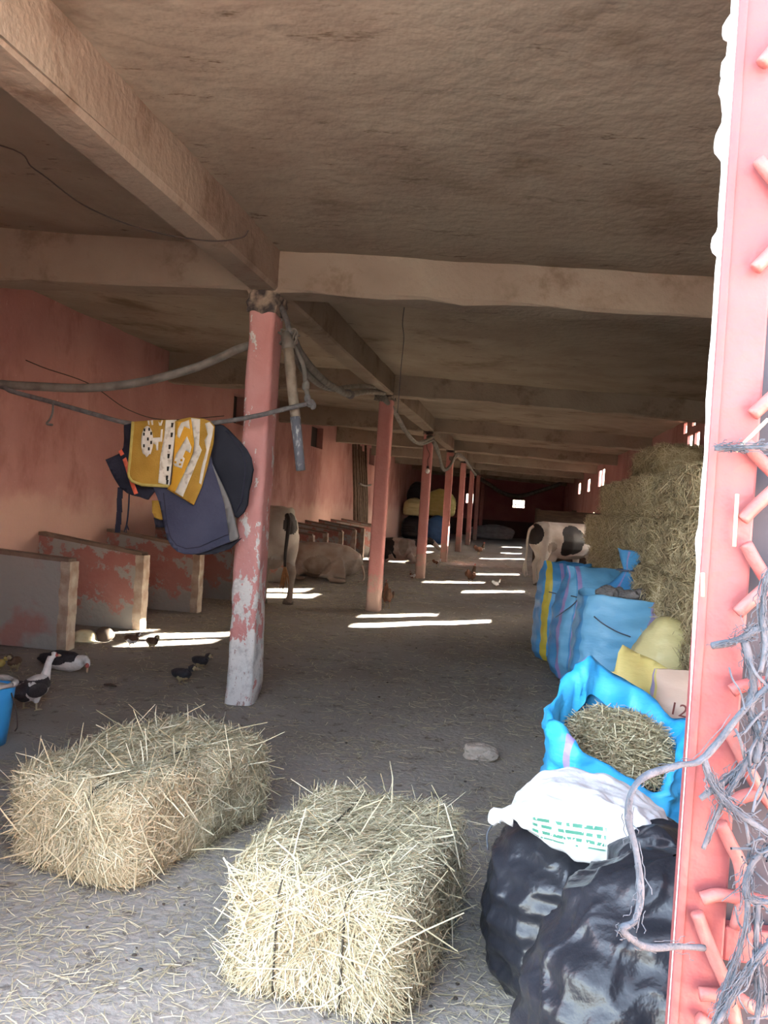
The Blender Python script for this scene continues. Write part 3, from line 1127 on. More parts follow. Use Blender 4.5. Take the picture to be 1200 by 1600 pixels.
M_CTAN = mat('cow_tan_coat', (0.46, 0.38, 0.32), (0.34, 0.24, 0.19), 3.0, 0.85, 0.2, 60)
LY = on_floor(516, 911)
cow_lying('cow', 'tan cow lying down between the pale cow and the second column', (-3.42, 14.95, 0), math.pi + 0.05, 0.80,
          patches([((0.1, -.4, .35), (.35, .3, .22), 2), ((-.7, 0, .3), (.3, .5, .25), 2)], 0, 1, 12), [M_CTAN, M_CBLACK, M_CDIRT], 'cow', True)
CA = on_floor(618, 880)
cow_lying('cow', 'black and white calf lying between the second and third columns', (CA[0] - 0.05, CA[1] + 0.3, 0), 0.1, 0.72,
          patches([((-.4, 0, .45), (.42, .7, .6), 1), ((0.25, -.2, .60), (.18, .5, .3), 2), ((.95, 0, .8), (.35, .3, .3), 1)], 0, 1, 14), [mat('calf_coat', (0.52, 0.42, 0.36), (0.40, 0.27, 0.22), 5, 0.85), M_CBLACK, M_CDIRT])

# ------------------------------------------------------------------ poultry
M_FW = mat('white_feathers', (0.72, 0.71, 0.70), (0.60, 0.58, 0.56), 20, 0.8, 0.3, 90)
M_FB = mat('black_feathers', (0.022, 0.02, 0.024), (0.04, 0.035, 0.04), 20, 0.6, 0.3, 90)
M_FRED = mat('red_face_skin', (0.45, 0.10, 0.08), (0.36, 0.09, 0.08), 30, 0.7)
M_FBROWN = mat('brown_feathers', (0.23, 0.10, 0.055), (0.15, 0.065, 0.04), 14, 0.8, 0.3, 60)
M_FDARK = mat('dark_brown_feathers', (0.085, 0.05, 0.035), (0.14, 0.08, 0.05), 14, 0.8)
M_FYEL = mat('yellow_down', (0.62, 0.50, 0.16), (0.50, 0.38, 0.12), 14, 0.9)
M_BEAK = mat('beak', (0.42, 0.30, 0.20))
M_BSHANK = mat('bird_shank', (0.40, 0.34, 0.22))


def foot(t, x, y, top, s, webbed):
    m = MB()
    m.tube([(x, y, top), (x + 0.004 * s, y, 0.012)], [0.010 * s, 0.007 * s], 6)
    for a in (-0.5, 0, 0.5, math.pi):
        L = (0.055 if a != math.pi else 0.02) * s
        m.tube([(x, y, 0.010), (x + L * math.cos(a), y + L * math.sin(a), 0.005)], [0.006 * s, 0.003 * s], 5)
    if webbed:
        c, d = 0.05 * s * math.cos(.5), 0.05 * s * math.sin(.5)
        m.add([(x, y, .009), (x + c, y - d, .005), (x + .052 * s, y, .006), (x + c, y + d, .005)], [(0, 1, 2), (0, 2, 3)])
    m.build('foot', M_BSHANK, t, True)


def duck_standing(loc, rotz):
    t = thing('duck', 'standing black and white duck with a raised white neck beside the blue bucket', 'duck', loc, rotz)
    ch = [[((-0.30, 0, .20), .03, .012), ((-0.22, 0, .19), .06, .035), ((-0.12, 0, .175), .095, .085), ((0, 0, .185), .11, .105), ((0.10, 0, .205), .10, .105), ((0.17, 0, .235), .07, .08), ((0.20, 0, .27), .048, .052)],
          [((0.16, 0, .22), .06, .06), ((0.20, 0, .31), .038, .04), ((0.215, -0.005, .39), .030, .032), ((0.235, -0.015, .44), .032, .036), ((0.26, -0.02, .46), .033, .036), ((0.29, -.03, .455), .022, .024)],
          [((-.02, 0.06, .12), .04, .05), ((-.02, 0.065, .07), .018, .02)], [((-.02, -0.06, .12), .04, .05), ((-.02, -0.065, .07), .018, .02)]]

    def col(c):
        nz = fnoise(c, 16.0, 5, 3)
        o = np.zeros(len(c), int)
        body = c[:, 2] < 0.275
        o[body & (c[:, 2] + 0.035 * nz > 0.17) & (c[:, 0] < 0.17)] = 1
        o[body & (nz > 0.55) & (c[:, 0] > -0.15)] = 0
        o[body & (c[:, 0] < -0.12) & (np.abs(c[:, 1]) < 0.07)] = 1
        return o
    organic('body', ch, 0.0085, [M_FW, M_FB], t, col, 4)
    MB().tube([(.285, -.03, .455), (.32, -.038, .444), (.345, -.044, .440)], [.016, .013, .006], 8).build('beak', M_BEAK, t, True)
    MB().ell((.272, -.03, .458), (.022, .034, .022)).build('face', M_FRED, t, True)
    for sy in (-1, 1):
        MB().ell((.268, -.024 + .034 * sy, .468), (.005, .004, .005), None, 8, 6).build('eye', M_EYE, t, True)
        w = MB()
        w.ell((-.07, .105 * sy, .20), (.15, .022, .065), Matrix.Rotation(0.12, 3, 'Y'))
        w.build('wing', M_FB, t, True)
        foot(t, -.02, .065 * sy, .08, 1.1, True)
    return t


D1 = on_floor(40, 1112)
duck_standing((D1[0], D1[1] + 0.06, 0), 1.50).scale = (0.72, 0.72, 0.72)


def duck_resting(loc, rotz):
    t = thing('duck', 'black and white duck resting with its head lowered to the floor', 'duck', loc, rotz)
    ch = [[((-0.36, 0, .10), .03, .015), ((-0.28, 0, .10), .06, .045), ((-0.16, 0, .105), .105, .095), ((0, 0, .11), .125, .11), ((0.12, 0, .11), .115, .108), ((0.20, 0, .115), .08, .085), ((0.25, 0, .13), .05, .06)],
          [((0.20, 0, .13), .06, .06), ((0.27, -0.01, .165), .036, .04), ((0.315, -.02, .17), .032, .034), ((0.345, -.03, .145), .034, .036), ((0.355, -.035, .115), .030, .034), ((0.36, -.04, .09), .022, .024)]]

    def col(c):
        nz = fnoise(c, 12.0, 9, 3)
        o = np.zeros(len(c), int)
        o[(c[:, 2] + 0.025 * nz > 0.118) & (c[:, 0] < 0.20)] = 1
        o[(c[:, 0] < -0.17) & (c[:, 2] + .03 * nz > 0.07)] = 1
        return o
    organic('body', ch, 0.0085, [M_FW, M_FB], t, col, 4)
    MB().tube([(.36, -.04, .09), (.366, -.05, .05), (.37, -.055, .03)], [.017, .013, .006], 8).build('beak', M_BEAK, t, True)
    MB().ell((.362, -.045, .108), (.022, .034, .03)).build('face', M_FRED, t, True)
    for sy in (-1, 1):
        MB().ell((.367, -.04 + .034 * sy, .12), (.005, .004, .005), None, 8, 6).build('eye', M_EYE, t, True)
        MB().ell((-.08, .112 * sy, .135), (.18, .022, .06), Matrix.Rotation(0.08, 3, 'Y')).build('wing', M_FB, t, True)
    return t


D2 = on_floor(88, 1052)
duck_resting((D2[0], D2[1] + 0.10, 0), -0.15).scale = (0.68, 0.68, 0.74)


def chick(name, label, cat, px, py, rotz, s, mats, split, group):
    p = on_floor(px, py)
    t = thing(name, label, cat, (p[0], p[1], 0), rotz, group)
    t.scale = (s, s, s)
    ch = [[((-0.075, 0, .075), .012, .008), ((-0.05, 0, .068), .032, .028), ((0, 0, .062), .042, .040), ((0.035, 0, .068), .035, .035), ((0.055, 0, .085), .024, .024)],
          [((0.045, 0, .08), .026, .026), ((0.062, 0, .105), .022, .022), ((0.082, 0, .112), .023, .023), ((0.097, 0, .108), .012, .012)],
          [((0, .02, .04), .014, .016), ((.002, .022, .018), .006, .006)], [((0, -.02, .04), .014, .016), ((.002, -.022, .018), .006, .006)]]

    def col(c):
        nz = fnoise(c, 30.0, 2, 2)
        o = np.zeros(len(c), int)
        o[(c[:, 2] + .012 * nz > split) & (c[:, 0] < .09)] = 1
        return o
    organic('body', ch, 0.006, mats, t, col, 4)
    MB().tube([(.098, 0, .108), (.118, 0, .102)], [.008, .003], 6).build('beak', M_BEAK, t, True)
    for sy in (-1, 1):
        MB().ell((.088, .020 * sy, .117), (.004, .003, .004), None, 6, 5).build('eye', M_EYE, t, True)
        foot(t, 0.0, .022 * sy, .03, 0.5, False)
    return t


G = 'ducklings on the barn floor'
DN = mat('duckling_down', (0.40, 0.34, 0.20), (0.30, 0.24, 0.14), 14, 0.9)
chick('duckling', 'dark duckling behind the standing duck, left of the resting one', 'duckling', 22, 1049, -1.4, 1.15, [DN, M_FDARK], .055, G)
chick('duckling', 'dark duckling walking alone, nearer one of the pair by the column', 'duckling', 283, 1069, -0.25, 1.25, [DN, M_FB], .048, G)
chick('duckling', 'dark duckling walking alone, farther one of the pair by the column', 'duckling', 312, 1046, -0.35, 1.15, [DN, M_FB], .045, G)
chick('duckling', 'duckling pecking at the foot of the sunlit post, nearer the bowls', 'duckling', 205, 1010, -0.3, 1.1, [M_FW, M_FDARK], .06, G)
chick('duckling', 'duckling pecking at the foot of the sunlit post, nearer the column', 'duckling', 237, 1014, -0.6, 1.1, [DN, M_FDARK], .055, G)
chick('duckling', 'yellow duckling at the very edge of the picture', 'duckling', -5, 1048, 0.3, 0.9, [M_FYEL, M_FYEL], .06, G)


def hen(label, px, py, rotz, s, m1, m2):
    p = on_floor(px, py)
    t = thing('hen', label, 'chicken', (p[0], p[1], 0), rotz, 'hens loose in the barn')
    t.scale = (s, s, s)
    ch = [[((-0.20, 0, .30), .02, .05), ((-0.15, 0, .27), .035, .06), ((-0.09, 0, .22), .065, .075), ((0, 0, .20), .085, .085), ((0.08, 0, .21), .075, .085), ((0.13, 0, .26), .05, .055), ((0.15, 0, .33), .032, .034), ((0.16, 0, .375), .03, .032), ((0.185, 0, .385), .024, .026)],
          [((-.01, .035, .15), .035, .045), ((-.01, .04, .10), .015, .018)], [((-.01, -.035, .15), .035, .045), ((-.01, -.04, .10), .015, .018)]]

    def col(c):
        nz = fnoise(c, 14.0, 3, 3)
        o = np.zeros(len(c), int)
        o[(c[:, 0] < -0.09) | (nz > 0.5)] = 1
        return o
    organic('body', ch, 0.011, [m1, m2], t, col, 4)
    MB().tube([(.20, 0, .385), (.225, 0, .375)], [.010, .003], 6).build('beak', M_BEAK, t, True)
    cb = MB()
    for k in range(4):
        cb.ell((.155 + .014 * k, 0, .412 + .004 * (k % 2)), (.011, .004, .016), None, 8, 6)
    cb.build('comb', M_FRED, t, True)
    for sy in (-1, 1):
        MB().ell((-.03, .082 * sy, .22), (.10, .016, .055), Matrix.Rotation(0.25, 3, 'Y')).build('wing', m2, t, True)
        foot(t, -.005, .04 * sy, .12, 1.0, False)
    return t


hen('brown hen standing with its back turned beside the second column', 604, 951, 1.9, 0.92, M_FBROWN, M_FDARK)
hen('dark hen standing in the aisle on the edge of a sun stripe', 735, 914, 1.2, 0.95, M_FDARK, M_FBROWN)
hen('small white hen pecking in the aisle between two sun stripes', 775, 919, 0.4, 0.45, M_FW, M_FW)
hen('white hen near the foot of the fourth column', 682, 886, 0.2, 0.55, M_FW, M_FBROWN)
hen('brown hen far down the aisle before the fifth column', 748, 868, 0.6, 1.0, M_FDARK, M_FBROWN)
hen('small speckled hen tucked against the third column', 644, 907, 2.4, 0.42, M_FBROWN, M_FW)

# ------------------------------------------------------------------ feed bowls, bucket, stone
M_BOWL = mat('pale_gourd', (0.66, 0.62, 0.42), (0.52, 0.46, 0.28), 10, 0.6)
M_BOWLD = mat('dark_bowl', (0.09, 0.065, 0.05), (0.15, 0.11, 0.08), 10, 0.8)


def bowl(label, px, py, r, h, m, tilt, rotz):
    p = on_floor(px, py)
    t = thing('feed_bowl', label, 'bowl', (p[0], p[1], r * math.sin(abs(tilt)) * 0.85 + 0.004), rotz, 'feed bowls by the stall post')
    t.rotation_euler = (tilt, 0, rotz)
    n = 28
    V, F = [], []
    prof = [(0.02, 1.0), (0.45, 0.96), (0.75, 0.78), (0.93, 0.45), (1.0, 0.05), (1.03, 0.0), (0.97, 0.02), (0.90, 0.42), (0.70, 0.72), (0.40, 0.90), (0.02, 0.93)]
    for (a, b) in prof:
        for k in range(n):
            th = 2 * math.pi * k / n
            V.append((a * r * math.cos(th), a * r * math.sin(th), b * h))
    for j in range(len(prof) - 1):
        for k in range(n):
            a, b = j * n + k, j * n + (k + 1) % n
            F.append((a, b, b + n, a + n))
    MB().add(V, F).build('shell', m, t, True)
    MB().tube([(1.02 * r * math.cos(q), 1.02 * r * math.sin(q), 0.004) for q in np.linspace(0, 2 * math.pi, 29)], 0.008, 6).build('rim', m, t, True)
    return t


bowl('pale domed feed bowl upside down on the floor beside the stall post', 132, 1001, 0.115, 0.10, M_BOWL, 0.0, 0.3)
bowl('dark round feed bowl leaning with a sunlit rim, next to the pale one', 163, 1000, 0.085, 0.085, M_BOWLD, 0.5, 0.2)

M_BLUEB = mat('blue_plastic', (0.03, 0.26, 0.62), (0.04, 0.33, 0.68), 6, 0.45, spec=0.5)
M_MUD = mat('dried_mud_rim', (0.42, 0.40, 0.38), (0.30, 0.27, 0.24), 12, 0.95, 0.5, 50)
bk = on_floor(-46, 1172)
t = thing('bucket', 'blue plastic bucket with a grey crusted rim at the edge of the picture', 'bucket', (bk[0], bk[1] + 0.13, 0))
n = 36
V, F = [], []
prof = [(0.105, 0.0), (0.118, 0.10), (0.132, 0.24), (0.140, 0.33), (0.128, 0.33), (0.10, 0.30)]
V.append((0, 0, 0))
for (r_, z_) in prof:
    for k in range(n):
        th = 2 * math.pi * k / n
        V.append((r_ * math.cos(th), r_ * math.sin(th), z_))
for k in range(n):
    F.append((0, 1 + (k + 1) % n, 1 + k))
for j in range(len(prof) - 1):
    for k in range(n):
        a_, b_ = 1 + j * n + k, 1 + j * n + (k + 1) % n
        F.append((a_, b_, b_ + n, a_ + n))
MB().add(V, F).build('body', M_BLUEB, t, True)
MB().tube([(0.138 * math.cos(q), 0.138 * math.sin(q), 0.345) for q in np.linspace(0, 2 * math.pi, 37)], [0.016 + 0.004 * math.sin(5 * q) for q in np.linspace(0, 2 * math.pi, 37)], 8).build('rim', M_MUD, t, True)
MB().ell((0, 0, 0.31), (0.125, 0.125, 0.03)).build('contents', M_MUD, t, True)
MB().tube(spline([(0.14, 0, .30), (0.155, 0.03, .2), (0.15, 0.06, .10), (0.10, 0.12, .05)], 6), 0.004, 6).build('handle', M_WIRE, t, True)


def rock(name, label, loc, dims, seed, m, group=None):
    bm = bmesh.new()
    bmesh.ops.create_icosphere(bm, subdivisions=4, radius=1.0)
    V = np.array([v.co[:] for v in bm.verts])
    k = 1 + 0.22 * fnoise(V, 1.4, seed, 4) + 0.05 * fnoise(V, 6, seed + 3, 2)
    V = V * k[:, None] * np.array(dims) / 2
    V[:, 2] = np.maximum(V[:, 2], -dims[2] * 0.30)
    for v, c in zip(bm.verts, V):
        v.co = c
    me = bpy.data.meshes.new(name)
    bm.to_mesh(me)
    bm.free()
    o = link(name, me, None, m, False)
    o.location = (loc[0], loc[1], loc[2] + dims[2] * 0.29)
    return tag(o, label, 'stone', group)


M_STONE = mat('stone_grey', (0.36, 0.31, 0.27), (0.28, 0.24, 0.21), 9, 0.95, 0.5, 40)
p_ = on_floor(749, 1190)
rock('stone', 'lone broken stone lying on the aisle floor', (p_[0], p_[1] + 0.05, 0), (0.21, 0.14, 0.12), 5, M_STONE)

# ------------------------------------------------------------------ sacks
def woven(name, col, col2, rough=0.45, spec=0.4, bump=0.25):
    return mat(name, col, col2, 3.0, rough, bump, 26.0, spec, stretch=(1, 1, 2.5), dist=0.012)


M_SBLUE = woven('blue_woven_sack', (0.055, 0.25, 0.56), (0.09, 0.33, 0.64))
M_SBLUE2 = woven('pale_blue_woven_sack', (0.13, 0.38, 0.66), (0.19, 0.46, 0.72))
M_SCYAN = woven('bright_blue_woven_sack', (0.03, 0.36, 0.78), (0.06, 0.46, 0.84))
M_SLILAC = woven('lilac_stripe', (0.30, 0.24, 0.55), (0.36, 0.30, 0.60))
M_SYEL = woven('yellow_woven_sack', (0.52, 0.42, 0.13), (0.60, 0.50, 0.19))
M_SYEL2 = woven('pale_yellow_woven_sack', (0.58, 0.50, 0.24), (0.66, 0.58, 0.31))
M_SMUST = woven('mustard_stripe', (0.55, 0.42, 0.05), (0.60, 0.47, 0.08))
M_SPINK = woven('faded_pink_sack', (0.55, 0.38, 0.30), (0.62, 0.46, 0.36))
M_SBLACK = mat('black_plastic', (0.014, 0.015, 0.02), (0.022, 0.023, 0.03), 3, 0.30, 0.35, 28.0, 0.4, dist=0.012)
M_SGREY = mat('grey_rubble', (0.13, 0.12, 0.125), (0.22, 0.20, 0.20), 12, 0.95, 0.6, 40)
M_PRINTRED = mat('red_print', (0.55, 0.12, 0.06))
M_PRINTDARK = mat('dark_print', (0.20, 0.07, 0.06))
M_STITCH = mat('sack_string', (0.10, 0.12, 0.18))


def sack(name, label, loc, w, d, h, rotz=0.0, mats=None, stripes=(), top='flat', seed=0, lean=(0, 0), wr=0.018, group='filled sacks beside the haystack', contents=None, bulge=0.10, fill=0.85, expo=3.0, cat='sack', puff=0.0, tuft=0.0, crease=0.0):
    """upright filled sack. top: flat (sewn seam), tied (gathered neck), open (turned-out mouth)"""
    t = thing(name, label, cat, loc, rotz, group)
    NU, NZ = (200, 130) if crease else (96, 60)
    V = []
    th = np.arange(NU) * 2 * math.pi / NU
    cx = np.sign(np.cos(th)) * np.abs(np.cos(th)) ** (2 / expo)
    sy = np.sign(np.sin(th)) * np.abs(np.sin(th)) ** (2 / expo)
    for j in range(NZ + 1):
        q = j / NZ
        rb = math.sqrt(max(0.0, 1 - (1 - min(q / 0.14, 1)) ** 2)) * 0.30 + 0.70
        k = rb * (1 + bulge * max(0.0, math.sin(math.pi * min(1, q * 1.05))) ** 1.2 * (1 - 0.3 * q))
        kx = ky = k
        z = h * q
        if top == 'flat' and q > 0.70:
            u = (q - 0.70) / 0.30
            ky *= max(0.035, max(0.0, math.cos(u * math.pi / 2)) ** 0.75)
            kx *= 1 + 0.04 * u
        elif top == 'tied' and q > 0.66:
            u = (q - 0.66) / 0.34
            g = 1 - 0.86 * math.sin(min(u / 0.62, 1) * math.pi / 2) if u < 0.62 else 0.14 + 0.40 * ((u - 0.62) / 0.38)
            kx *= g
            ky *= g
        elif top == 'round' and q > 0.55:
            u = (q - 0.55) / 0.45
            g = math.sqrt(max(0.0004, 1 - u * u))
            kx *= g
            ky *= g
        elif top == 'open' and q > 0.8:
            u = (q - 0.8) / 0.2
            kx *= 1 + 0.05 * u
            ky *= 1 + 0.05 * u
        x = cx * w / 2 * kx + lean[0] * q * q
        y = sy * d / 2 * ky + lean[1] * q * q
        if tuft and top in ('flat', 'open') and q > 0.6:
            zz = z + tuft * ((q - 0.6) / 0.4) * np.sin(th * 3 + seed)
        else:
            zz = np.full(NU, z)
        V.append(np.stack([x, y, zz], 1))
    V = np.concatenate(V)
    c = np.stack([np.zeros(len(V)), np.zeros(len(V)), np.full(len(V), h * .45)], 1)
    dr = (V - c) * np.array([1, 1, 0.3])
    dr /= np.linalg.norm(dr, axis=1, keepdims=True) + 1e-6
    nz = fnoise(V * np.array([1, 1, 0.8]) + seed * 3.3, 4.0, seed, 4)
    ridg = 1 - np.abs(fnoise(V + seed * 1.7, 7.0, seed + 9, 2))
    fold = np.sin(np.repeat(np.arange(NZ + 1), NU) / NZ * 46 + 3 * fnoise(V, 3, seed + 2, 2)) * 0.18
    V = V + dr * ((nz * 0.8 + ridg * 0.7 + fold) * wr)[:, None]
    if crease:                                     # sharp film creases
        W = V + 0.06 * np.stack([fnoise(V, 6, seed + 31, 2), fnoise(V, 6, seed + 32, 2), fnoise(V, 6, seed + 33, 2)], 1)
        k1 = (1 - np.abs(vnoise(W * np.array([1, 1, .6]), 7.0, seed + 41))) ** 7
        k2 = (1 - np.abs(vnoise(W * np.array([1, 1, .5]), 17.0, seed + 42))) ** 6
        V = V + dr * (crease * (k1 + 0.45 * k2))[:, None]
    V[:, 2] = np.maximum(V[:, 2], 0.0)
    idx = np.arange(NU * (NZ + 1)).reshape(NZ + 1, NU)
    nxt = np.roll(idx, -1, axis=1)
    Q = np.stack([idx[:-1], nxt[:-1], nxt[1:], idx[1:]], -1).reshape(-1, 4)
    me = mesh_np('body', V, Q)
    mi = np.zeros((NZ, NU), np.int32)
    deg = np.degrees(th)
    for (a, b, k) in stripes:
        mi[:, ((deg - a) % 360) < ((b - a) % 360)] = k
    o = link('body', me, t, mats, True)
    me.polygons.foreach_set('material_index', mi.ravel())
    if top == 'open':
        s = o.modifiers.new('thick', 'SOLIDIFY')
        s.thickness = 0.006
        s.offset = -1
    if top in ('tied',):
        z = h * (0.66 + 0.34 * 0.62)
        r = 0.075 * w / 0.5
        MB().tube([(r * 1.1 * math.cos(a_) + lean[0] * .76, r * 1.1 * math.sin(a_) + lean[1] * .76, z) for a_ in np.linspace(0, 2 * math.pi, 17)], 0.007, 6).build('tie', M_STITCH, t, True)
    if top == 'flat':
        pts = [(x_ + lean[0], lean[1], h + 0.004 + tuft * 0.6) for x_ in np.linspace(-w * .5, w * .5, 13)]
    if contents is not None:
        cm, cz = contents
        m = MB()
        n = 24
        CV = [(lean[0] * .7, lean[1] * .7, cz + 0.05)]
        for rr, dz in ((0.35, 0.045), (0.7, 0.02), (0.93, -0.02)):
            for k in range(n):
                a_ = 2 * math.pi * k / n
                CV.append((rr * w / 2 * math.cos(a_) + lean[0] * .7, rr * d / 2 * math.sin(a_) + lean[1] * .7, cz + dz + 0.012 * RNG.standard_normal()))
        CF_ = [(0, 1 + k, 1 + (k + 1) % n) for k in range(n)]
        for j in range(2):
            for k in range(n):
                a_, b_ = 1 + j * n + k, 1 + j * n + (k + 1) % n
                CF_.append((a_, a_ + n, b_ + n, b_))
        m.add(CV, CF_).build('contents', cm, t, True)
    return t


def sack_at(px, Y):
    p = at(px, 900, Y)
    return (p[0], Y, 0)


# row of tall blue sacks
sack('sack', 'farthest blue sack of the row, with a mustard yellow stripe', (0.50, 8.75, 0), 0.46, 0.42, 0.98, 0.25, [M_SBLUE, M_SMUST, M_SLILAC], [(205, 232, 1), (255, 262, 2)], 'flat', 3, (0.06, 0), 0.026, tuft=0.015)
sack('sack', 'tall blue sack with two lilac stripes, second from the cow', (0.66, 7.80, 0), 0.50, 0.46, 1.02, 0.30, [M_SBLUE, M_SLILAC, M_SBLUE2], [(190, 199, 1), (199, 226, 2), (232, 243, 1), (243, 330, 2)], 'flat', 6, (0.08, 0), 0.030)
sack('sack', 'pale blue sack with one lilac stripe, open and topped with grey rubble', (0.78, 6.55, 0), 0.56, 0.46, 0.90, 0.12, [M_SBLUE2, M_SLILAC, M_SBLUE], [(292, 303, 1), (303, 40, 2), (185, 205, 2)], 'open', 8, (0.05, 0.0), 0.028, tuft=0.02, contents=(M_SGREY, 0.84))
for k, (x, y, s) in enumerate([(-0.10, -0.05, .17), (0.05, -0.08, .14), (0.15, -0.02, .16), (0.0, 0.09, .13)]):
    rock('rubble_lump', 'grey lump of rubble in the mouth of the pale blue sack, %s' % ['largest one', 'in the middle', 'by the lilac stripe', 'at the back'][k], (0.82 + x, 6.55 + y, 0.885), (s, s * .8, s * .7), 30 + k, M_SGREY, 'rubble in the open sack')
sack('sack', 'blue sack behind the row, its twisted neck pointing up against the hay', (0.80, 7.18, 0), 0.50, 0.30, 1.22, 0.0, [M_SBLUE, M_SLILAC], [(255, 262, 1)], 'tied', 11, (0.18, 0), 0.022)
sack('sack', 'pale yellow sack standing against the hay behind the pale blue one', (0.98, 5.62, 0), 0.40, 0.42, 0.88, 0.1, [M_SYEL2], [], 'round', 13, (0.04, 0), 0.02, expo=2.5)
sack('sack', 'striped sack with a pinkish front beside the gate', (0.905, 4.26, 0), 0.34, 0.36, 0.76, -0.1, [M_SPINK, M_SBLUE, M_SLILAC, M_SYEL], [(150, 180, 1), (180, 192, 2), (192, 203, 3)], 'flat', 15, (0.0, 0), 0.014)
txt = bpy.data.curves.new('number_print', 'FONT')
txt.body = '12'
txt.size = 0.085
txt.extrude = 0.0005
to = bpy.data.objects.new('number_print', txt)
COL.objects.link(to)
bpy.context.view_layer.update()
tme = bpy.data.meshes.new_from_object(to.evaluated_get(bpy.context.evaluated_depsgraph_get()))
bpy.data.objects.remove(to)
to = link('number_print', tme, None, M_PRINTDARK)
to.parent = bpy.data.objects['sack.005']
to.location = (-0.125, -0.212, 0.60)
to.rotation_euler = (math.radians(92), 0.12, -0.25)

# floppy yellow sack with a peaked corner
def soft_sheet(name, outline, mats, parent, thick=0.004, step=0.03, disp=None, rows=None):
    """cloth panel from an outline of (x, z) points in the local XZ plane, displaced along y by disp(x, z)"""
    bm = bmesh.new()
    vs = [bm.verts.new((x, 0, z)) for (x, z) in outline]
    bm.faces.new(vs)
    xs = [p[0] for p in outline]
    zs = [p[1] for p in outline]
    for v in np.arange(min(xs) + step / 2, max(xs), step):
        bmesh.ops.bisect_plane(bm, geom=bm.verts[:] + bm.edges[:] + bm.faces[:], plane_co=(v, 0, 0), plane_no=(1, 0, 0))
    for v in np.arange(min(zs) + step / 2, max(zs), step):
        bmesh.ops.bisect_plane(bm, geom=bm.verts[:] + bm.edges[:] + bm.faces[:], plane_co=(0, 0, v), plane_no=(0, 0, 1))
    bmesh.ops.triangulate(bm, faces=[f for f in bm.faces if len(f.verts) > 4])
    if disp is not None:
        P = np.array([v.co[:] for v in bm.verts])
        dy = disp(P[:, 0], P[:, 2])
        for v, d_ in zip(bm.verts, dy):
            v.co.y += d_
    bmesh.ops.recalc_face_normals(bm, faces=bm.faces)
    me = bpy.data.meshes.new(name)
    bm.to_mesh(me)
    bm.free()
    o = link(name, me, parent, mats, True)
    s = o.modifiers.new('thick', 'SOLIDIFY')
    s.thickness = thick
    s.offset = 0
    return o


ys = sack('sack', 'crumpled yellow sack with a peaked corner and red print, behind the straw sack', (0.66, 4.70, 0), 0.40, 0.40, 0.66, 0.1, [M_SYEL2, M_SYEL], [], 'round', 17, (0.05, 0), 0.03, expo=2.3)


def yd(x, z):
    return 0.02 * np.sin(x * 22 + z * 9) - 0.10 * np.exp(-((z - 0.62) / 0.14) ** 2) + 0.10 * (z - 0.45)


flap = soft_sheet('flap', [(-.27, .54), (-.265, .67), (-.20, .70), (-.13, .695), (-.105, .79), (-.08, .83), (0, .79), (.08, .765), (.17, .72), (.20, .60), (.10, .47), (-.10, .44), (-.20, .46)], [M_SYEL], ys, 0.005, 0.03, lambda x, z: yd(x, z) - 0.17)
pr = MB()
for (x0, z0, x1, z1) in [(-.085, .535, -.055, .545), (-.08, .515, -.045, .523), (-.075, .495, -.035, .503), (-.062, .49, -.055, .55), (-.04, .50, -.033, .53), (-.09, .475, -.04, .482)]:
    y_ = float(yd(np.array([(x0 + x1) / 2]), np.array([(z0 + z1) / 2]))[0]) - 0.17 - 0.008
    pr.box((x0, y_ - .001, z0), (x1, y_ + .001, z1))
pr.build('print', M_PRINTRED, flap)

# open bright-blue sack brimming with straw
# its mouth is turned out
sb = thing('sack', 'bright blue open sack brimming with cut straw', 'sack', (0.475, 3.55, 0), 0, 'filled sacks beside the haystack')
NU = 120
th = np.arange(NU) * 2 * math.pi / NU
rings = []
SBW, SBD = 0.50, 0.56


def mouth_r(a):
    return 1 + 0.09 * np.sin(2 * a + 0.6) + 0.035 * np.sin(5 * a + 1.0) + 0.02 * np.sin(11 * a)


def mouth_z(a):
    # high pleated back and left, low front lip
    return 0.655 + 0.15 * np.sin(a - 0.45) + 0.045 * np.sin(3 * a + 2.0) + 0.014 * np.sin(7 * a + .5)


cx = np.sign(np.cos(th)) * np.abs(np.cos(th)) ** (2 / 2.8)
sy_ = np.sign(np.sin(th)) * np.abs(np.sin(th)) ** (2 / 2.8)
NZ = 40
for j in range(NZ + 1):
    q = j / NZ
    k = (0.72 + 0.28 * math.sqrt(max(0, 1 - (1 - min(q / .15, 1)) ** 2))) * (1 + 0.10 * math.sin(math.pi * q))
    k = k * (1 + (mouth_r(th) - 1) * q ** 3)
    rings.append(np.stack([cx * SBW / 2 * k, sy_ * SBD / 2 * k, mouth_z(th) * q], 1))
# the mouth folds inwards into loose lining
for (kk_, dz) in ((0.96, 0.012), (0.88, -0.005), (0.82, -0.05), (0.80, -0.10), (0.78, -0.15)):
    k = kk_ * mouth_r(th)
    rings.append(np.stack([cx * SBW / 2 * k, sy_ * SBD / 2 * k, mouth_z(th) + dz], 1))
V = np.concatenate(rings)
nr = len(rings)
dr = V * np.array([1, 1, 0])
dr /= np.linalg.norm(dr, axis=1, keepdims=True) + 1e-6
V = V + dr * (0.030 * fnoise(V, 5.0, 71, 4) + 0.022 * (1 - np.abs(fnoise(V, 8, 75, 2))) + 0.024 * (1 - np.abs(vnoise(V + 0.05 * fnoise(V, 6, 79, 2)[:, None], 10, 78))) ** 5)[:, None]
V[:, 2] = np.maximum(V[:, 2] + 0.012 * fnoise(V, 9, 77, 2), 0)
idx = np.arange(NU * nr).reshape(nr, NU)
nxt = np.roll(idx, -1, axis=1)
Q = np.stack([idx[:-1], nxt[:-1], nxt[1:], idx[1:]], -1).reshape(-1, 4)
me = mesh_np('body', V, Q)
o = link('body', me, sb, [M_SCYAN, M_SLILAC], True)
